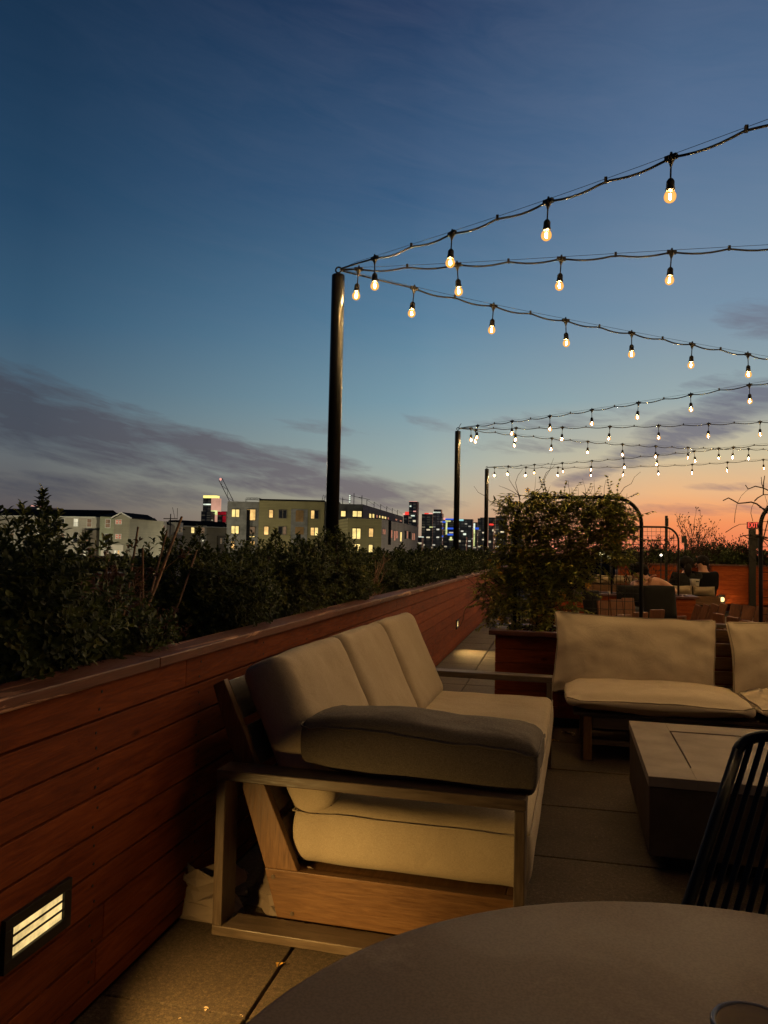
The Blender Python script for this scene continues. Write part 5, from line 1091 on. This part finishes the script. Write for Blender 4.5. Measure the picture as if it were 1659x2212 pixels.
q = hit(1428, 1199, 1, 15.9); P_ = thing('small_lamp', 'tiny white lamp on a stake between the two arched trellises', 'lamp', (q.x, q.y, 0)); g = MB(); g.tube([(0, 0, .003), (0, 0, q.z-.03)], .008, 6); g.build('stake', M['black'], P_); g = MB(); g.lathe([(0, -.03), (.03, 0), (0, .03)], 8, (0, 0, q.z)); g.build('lamp_head', emit('small lamp', (1, .9, .75), 3), P_)
# exit sign
Y_ = 17.35; a = hit(1613.5, 1127.5, 1, Y_); b = hit(1638, 1142.5, 1, Y_); cx_ = (a.x+b.x)/2; cz_ = (a.z+b.z)/2; w2 = (b.x-a.x)/2; h2 = (a.z-b.z)/2
P_ = thing('exit_sign', 'red illuminated EXIT sign on top of a thick dark post at the right edge', 'exit sign', (cx_, Y_, 0), R(-4))
g = MB(); g.box(-w2, w2, -.03, .03, cz_-h2, cz_+h2); g.build('sign_box', plain('black sign box tinted by glow', (.03, .003, .003), .6), P_, .006)  # red glow of the letters put into the black casing's colour
tcv = bpy.data.curves.new('exit_text', 'FONT'); tcv.body = 'EXIT'; tcv.size = h2*2.15; tcv.align_x = 'CENTER'; tcv.align_y = 'CENTER'; tcv.extrude = .002; tcv.offset = .0; tcv.space_character = 1.0
t0_ = bpy.data.objects.new('tmp_text', tcv); C.objects.link(t0_); bpy.context.view_layer.update(); dg_ = bpy.context.evaluated_depsgraph_get()
me_ = bpy.data.meshes.new_from_object(t0_.evaluated_get(dg_)); bpy.data.objects.remove(t0_); me_.name = 'exit_letters'
to = bpy.data.objects.new('exit_letters', me_); C.objects.link(to); to.parent = P_; mw_ = max(q.co.x for q in me_.vertices)-min(q.co.x for q in me_.vertices); mh_ = max(q.co.y for q in me_.vertices)-min(q.co.y for q in me_.vertices); to.scale = (2*w2*.88/mw_, 2*h2*.72/mh_, 1); to.location = (0, -.034, cz_); to.rotation_euler = (R(90), 0, 0); me_.materials.clear(); me_.materials.append(emit('red letters', (1, .10, .06), 1.6))
g = MB(); g.box(-.065, .065, .0, .10, .02, cz_-h2-.002); g.build('post', M['black'], P_, .004); g = MB(); g.box(.066, .13, .02, .09, 1.45, 1.75); g.build('junction_box', M['black'], P_)
# thin dark posts
for px, y0, y1, Yp, wpx, lb, hook in ((1439.5, 1114, 1190, 15.4, 5, 'slim black post standing behind the farther trellis', False), (1480.5, 1157, 1190, 18.2, 4.5, 'short black hooked post among the bare shrubs', True)):
    t = hit(px, y0, 1, Yp); P_ = thing('slim_post', lb, 'post', (t.x, Yp, 0)); r_ = wpx/1662*Yp/2; g = MB(); g.box(-r_, r_, -r_, r_, .003, t.z, None); 
    if hook: g.box(-r_*3.2, -r_-.001, -r_*.8, r_*.8, t.z-.16, t.z-.02)
    else: g.box(-r_*.6, r_*1.4, -r_-.02, -r_-.001, t.z-.2, t.z-.05)
    g.build('post_shaft', M['black'], P_)
# hedges and bare shrubs on the far planters
GH = 'dark hedge shrubs on the tall planters'
for k, (px, Yp, zb, hh, rx_, lb) in enumerate(((1400, 17.0, 1.02, .42, .55, 'dark hedge shrub behind the farther arched trellis'), (1445, 17.0, 1.02, .36, .5, 'dark hedge shrub behind the slim black post'), (1500, 19.4, 1.02, .36, .6, 'dark hedge shrub over the heads of the seated people'), (1545, 19.4, 1.02, .52, .6, 'taller dark hedge shrub left of the bare brambles'),
                                (1575, 17.9, 1.02, .46, .55, 'dark hedge shrub on the tall planter left of the exit sign'), (1612, 17.9, 1.02, .42, .5, 'dark hedge shrub at the foot of the exit sign post'), (1655, 17.9, 1.02, .38, .5, 'dark hedge shrub right of the exit sign'), (1360, 17.0, 1.02, .34, .5, 'dark hedge shrub hidden behind the flowering vine'))):
    shrub('hedge_shrub', lb, (gx(px, Yp), Yp, zb), rx_, .35, hh, 330, .055, 'leafD', 60+k, (), GH, 'shrub')
bare_shrub('bare_shrub', 'tall thin bare shrub with a few curled leaves left of the exit sign', (gx(1498, 18.6), 18.6, 1.05), 1.25, 6, .38, 3, .012, 3)
bare_shrub('bare_shrub', 'tall bare shrub forking right behind the brambles', (gx(1520, 18.7), 18.7, 1.05), 1.2, 4, .5, 4, .012, 3)
for k, px in enumerate((1535, 1560, 1585, 1600)):
    bare_shrub('bramble_shrub', ('tangled bare bramble at the left end of the far planter', 'tangled bare bramble left of the wall lamp', 'tangled bare bramble above the wall lamp', 'tangled bare bramble touching the exit sign post')[k], (gx(px, 17.9), 17.9, 1.05), .75, 10, .8, 12+k, .006, 3, buds=True)
bare_shrub('bare_shrub', 'wispy bare shrub between the two arched trellises', (gx(1420, 16.9), 16.9, 1.05), .62, 8, .6, 31, .005, 3)
bare_shrub('bare_vine_plant', 'bare vine twisted through the farther trellis', (1.3, 11.63, .66), .95, 8, .7, 33, .006, 3)
# white bucket
q = hit(1499, 1263, 1, 13.12); P_ = thing('ice_bucket', 'white metal bucket with a dark handle slot on the back of the far bench', 'bucket', (q.x, 13.05, .787))
g = MB(); g.lathe([(0, 0), (.062, 0), (.075, .105), (.078, .11), (.072, .108), (.06, .01), (0, .008)], 20); g.build('bucket_body', M['white'], P_); g = MB(); g.box(.005, .05, -.081, -.0705, .066, .082); g.build('handle_slot', M['black'], P_)
# ------------------------------------------------------------------ people
def skin_obj(name, verts, edges, rad, mat, parent, lvl=2):
    me = bpy.data.meshes.new(name); me.from_pydata(verts, edges, []); o = bpy.data.objects.new(name, me); C.objects.link(o); o.parent = parent
    s = o.modifiers.new('skin', 'SKIN'); s.use_smooth_shade = True
    if not me.skin_vertices: me.skin_vertices.new(name='')
    for i, r in enumerate(rad): me.skin_vertices[0].data[i].radius = (r[0], r[1]) if isinstance(r, tuple) else (r, r)
    me.skin_vertices[0].data[0].use_root = True
    ss = o.modifiers.new('sub', 'SUBSURF'); ss.levels = ss.render_levels = lvl; me.materials.append(mat); return o
def person(label, loc, rz, J, hair='short', shirt=None, sleeves=True, hood=False, strap=False):
    P_ = thing('person', label, 'person', loc, rz)
    names = ['pelvis', 'belly', 'chest', 'neck', 'head', 'crown', 'shL', 'elL', 'wrL', 'hdL', 'shR', 'elR', 'wrR', 'hdR', 'hipL', 'knL', 'anL', 'toL', 'hipR', 'knR', 'anR', 'toR']
    rad = {'pelvis': (.15, .11), 'belly': (.13, .095), 'chest': (.15, .105), 'neck': .052, 'head': (.078, .092), 'crown': .06, 'sh': .055, 'el': .040, 'wr': .027, 'hd': (.035, .02), 'hip': .088, 'kn': .058, 'an': .038, 'to': .035}
    vs = [J[n] for n in names]; ix = {n: i for i, n in enumerate(names)}
    E_ = [('pelvis', 'belly'), ('belly', 'chest'), ('chest', 'neck'), ('neck', 'head'), ('head', 'crown')]+[(a+s, b+s) for s in 'LR' for a, b in (('sh', 'el'), ('el', 'wr'), ('wr', 'hd'), ('hip', 'kn'), ('kn', 'an'), ('an', 'to'))]+[('chest', 'shL'), ('chest', 'shR'), ('pelvis', 'hipL'), ('pelvis', 'hipR')]
    rr_ = [rad.get(n, rad.get(n[:-1])) for n in names]
    skin_obj('body', vs, [(ix[a], ix[b]) for a, b in E_], rr_, M['skin'], P_)
    hd = V(J['head']); cr_ = V(J['crown']); upv = (cr_-hd).normalized(); nk = V(J['neck']); face = V(J['face']).normalized(); sd = upv.cross(face).normalized()
    # hair cap
    g = MB(); vs2 = []; nu, nv = 14, 9
    for j in range(nv+1):
        for i in range(nu):
            th = pi*.78*j/nv; ph = 2*pi*i/nu; d = upv*cos(th)+(face*cos(ph)+sd*sin(ph))*sin(th)
            fr = max(0, d.dot(face)); rr3 = .108 if hair != 'long' else .115
            if fr > .35 and th > 1.0: rr3 = .085
            vs2.append(hd+upv*.03-face*.012+V(d)*rr3*(1+.05*mnoise.noise(V(d)*5)))
    fs2 = [(j*nu+i, j*nu+(i+1) % nu, (j+1)*nu+(i+1) % nu, (j+1)*nu+i) for j in range(nv) for i in range(nu)]; g.add(vs2, fs2, .5, True)
    if hair == 'long': g.tube([hd-face*.06, hd-face*.10-upv*.12, nk-face*.09-upv*.08], [.07, .06, .02], 8)
    g.build('hair', M['hair'], P_)
    g = MB()   # nose, eyes, mouth, ears
    g.tube([hd+face*.085+upv*.015, hd+face*.112-upv*.015], [.008, .014], 6); g.tube([hd-sd*.03+face*.09-upv*.05, hd+sd*.03+face*.09-upv*.05], .006, 5)
    for s in (-1, 1): g.tube([hd+sd*s*.08-upv*.02, hd+sd*s*.092+upv*.02], .014, 6)
    g.build('face_features', M['skin'], P_)
    g = MB()
    for s in (-1, 1): g.tube([hd+sd*s*.028+face*.088+upv*.014, hd+sd*s*.036+face*.088+upv*.014], .006, 6)
    g.build('eyes', M['black'], P_)
    if shirt:
        nm = ['pelvis', 'belly', 'chest', 'collar']+(['shL', 'elL', 'wrL', 'shR', 'elR', 'wrR'] if sleeves else [])
        J2 = dict(J); J2['collar'] = tuple(V(J['chest'])*.35+V(J['neck'])*.65)
        R2 = {'pelvis': (.20, .16), 'belly': (.19, .15), 'chest': (.21, .165), 'collar': .10, 'sh': .095, 'el': .07, 'wr': .05}
        ix2 = {n: i for i, n in enumerate(nm)}; E2 = [('pelvis', 'belly'), ('belly', 'chest'), ('chest', 'collar')]
        if sleeves: E2 += [('chest', 'shL'), ('shL', 'elL'), ('elL', 'wrL'), ('chest', 'shR'), ('shR', 'elR'), ('elR', 'wrR')]
        skin_obj('shirt', [J2[n] for n in nm], [(ix2[a], ix2[b]) for a, b in E2], [R2.get(n, R2.get(n[:-1])) for n in nm], shirt, P_)
    nm = ['pelvis', 'hipL', 'knL', 'anL', 'hipR', 'knR', 'anR']; ix2 = {n: i for i, n in enumerate(nm)}; R2 = {'pelvis': (.165, .13), 'hip': .102, 'kn': .072, 'an': .055}
    skin_obj('trousers', [J[n] for n in nm], [(0, 1), (1, 2), (2, 3), (0, 4), (4, 5), (5, 6)], [R2.get(n, R2.get(n[:-1])) for n in nm], M['cloth_bk'], P_)
    # five fingers and a thumb side per hand
    for s in 'LR':
        w_ = V(J['wr'+s]); h_ = V(J['hd'+s]); d = (h_-w_).normalized(); sdv = d.cross(V((0, 0, 1))); sdv = sdv.normalized() if sdv.length > .1 else V((1, 0, 0)); dn = sdv.cross(d).normalized()
        g = MB()
        for k in range(4): b = h_+sdv*(-.027+.018*k); ln = (.05, .058, .054, .042)[k]; g.tube([b, b+d*ln*.5-dn*.006, b+d*ln*.85-dn*.026], [.0085, .008, .006], 5)
        b = w_+d*.03+sdv*.03; g.tube([b, b+sdv*.025+d*.025, b+sdv*.03+d*.05-dn*.012], [.011, .009, .007], 5); g.build('fingers', M['skin'], P_)
    return P_
def sit(lean=(0, .0), head=(0, .02), face=(0, -1, 0), arms='lap'):
    lx, ly = lean; hx, hy = head
    J = {'pelvis': (0, 0, .50), 'belly': (lx*.3, ly*.3, .66), 'chest': (lx*.7, ly*.7, .86), 'neck': (lx, ly, 1.0), 'head': (lx+hx, ly+hy, 1.12), 'crown': (lx+hx*1.5, ly+hy*1.3, 1.20), 'face': face}
    for s, q in (('L', 1), ('R', -1)):
        J['sh'+s] = (lx*.8+q*.18, ly*.8, .93); J['hip'+s] = (q*.09, -.06, .48); J['kn'+s] = (q*.12, -.46, .50); J['an'+s] = (q*.12, -.48, .09); J['to'+s] = (q*.12, -.60, .04)
        J['el'+s] = (lx+q*.24, ly-.05, .70); J['wr'+s] = (q*.14, -.28, .62); J['hd'+s] = (q*.11, -.36, .61)
    return J
# the two in dark clothes, backs towards us, on the far bench
person('person in a dark grey hooded top seen from behind on the far bench', (gx(1484, 13.45), 13.45, 0), R(172), sit((0, -.04), (.01, -.03), (.2, -1, 0)), 'long', M['cloth_gr'])
person('person in black clothes with face turned to the left, sitting near the tall red planter', (gx(1525, 13.5), 13.5, .02), R(205), sit((0, -.06), (.0, -.05), (1, -.25, -.1)), 'short', M['cloth_bk'])
# the bare shouldered one leaning on folded arms behind the dark cushion
J = sit((-.03, -.08), (-.10, -.08), (-.5, -1, -.3))
J['neck'] = (-.05, -.10, .97); J['head'] = (-.13, -.16, 1.05); J['crown'] = (-.17, -.20, 1.12)
J['shR'] = (-.20, -.10, .90); J['elR'] = (-.16, -.34, .84); J['wrR'] = (-.05, -.40, .93); J['hdR'] = (-.02, -.42, 1.0)
J['shL'] = (.14, -.10, .93); J['elL'] = (.27, -.26, .83); J['wrL'] = (.04, -.38, .83); J['hdL'] = (-.05, -.40, .83)
person('person with bare shoulders in a black tank top leaning on folded arms', (gx(1402, 9.85), 9.85, 0), R(0), J, 'long', M['cloth_bk'], sleeves=False)

rr = random.Random(88); g = MB()
for k in range(340):
    t = rr.random()
    if t < .45: x, y = -1.19+abs(rr.gauss(0, .035)), rr.uniform(1.2, 12)
    elif t < .75: x, y = rr.choice((-.78, -.113, .554))+rr.gauss(0, .012), rr.uniform(1.6, 11)
    else: x, y = rr.uniform(-1.1, 1.2), rr.uniform(1.7, 11)
    a = rr.uniform(0, 6.28); sz = rr.uniform(.003, .014); leaf(g, V((x, y, .0035+sz*.1)), V((cos(a), sin(a), rr.uniform(0, .4))), V((0, 0, 1)), sz, sz*rr.uniform(.3, .7), rr.random(), .3)
o = g.build('leaf_litter', plain('dry leaf crumbs', (.16, .105, .055), .85, var=.5, scale=50)); tag(o, 'dry leaf crumbs and grit scattered along the wall and the paver joints', 'leaf litter', None, 'stuff')
# ------------------------------------------------------------------ litter on the paving and the sofa
def fallen(label, x, y, s, seed, mat='petal'):
    rr = random.Random(seed); g = MB()
    for k in range(rr.randint(2, 4)):
        a = rr.uniform(0, 6.28); leaf(g, V((rr.uniform(-.3, .3)*s, rr.uniform(-.3, .3)*s, .003)), V((cos(a), sin(a), .25)), V((0, 0, 1)), s, s*.5, rr.random(), .3)
    o = g.build('fallen_petal', M[mat]); o.location = (x, y, .003); tag(o, label, 'fallen petals', 'petals and leaves dropped on the paving')
M['litter'] = plain('pale dry leaf', (.55, .42, .25), .7)
for k, (px, py, s, mt, lb) in enumerate(((600, 2092, .022, 'petal', 'orange yellow dropped flower beside the paver joint'), (450, 2183, .014, 'litter', 'pale curled leaf on the cross joint at the bottom edge'), (524, 2198, .008, 'litter', 'tiny pale crumb where the two paver joints cross'), (385, 2206, .008, 'litter', 'tiny pale crumb near the bottom edge'),
                                 (1198, 1602, .03, 'petal', 'yellow petal on the floor by the sofa far leg'), (1221, 1584, .03, 'litter', 'pale leaf scrap on the floor left of the bench leg'), (1237, 1587, .03, 'litter', 'longer pale leaf scrap next to the bench leg'), (1243, 1592, .03, 'litter', 'thin pale scrap nearest the bench leg'))):
    q = hit(px, py, 2, 0); fallen(lb, q.x, q.y, s, 70+k, mt)
scn.render.engine = 'CYCLES'
cy = scn.cycles
cy.use_denoising = True
try: cy.denoiser = 'OPENIMAGEDENOISE'
except Exception: pass
cy.max_bounces = 6; cy.diffuse_bounces = 3; cy.glossy_bounces = 3; cy.transmission_bounces = 5; cy.transparent_max_bounces = 12
cy.sample_clamp_indirect = 3; cy.caustics_reflective = False; cy.caustics_refractive = False
cy.use_adaptive_sampling = True; cy.adaptive_threshold = .02
try: cy.use_light_tree = True
except Exception: pass
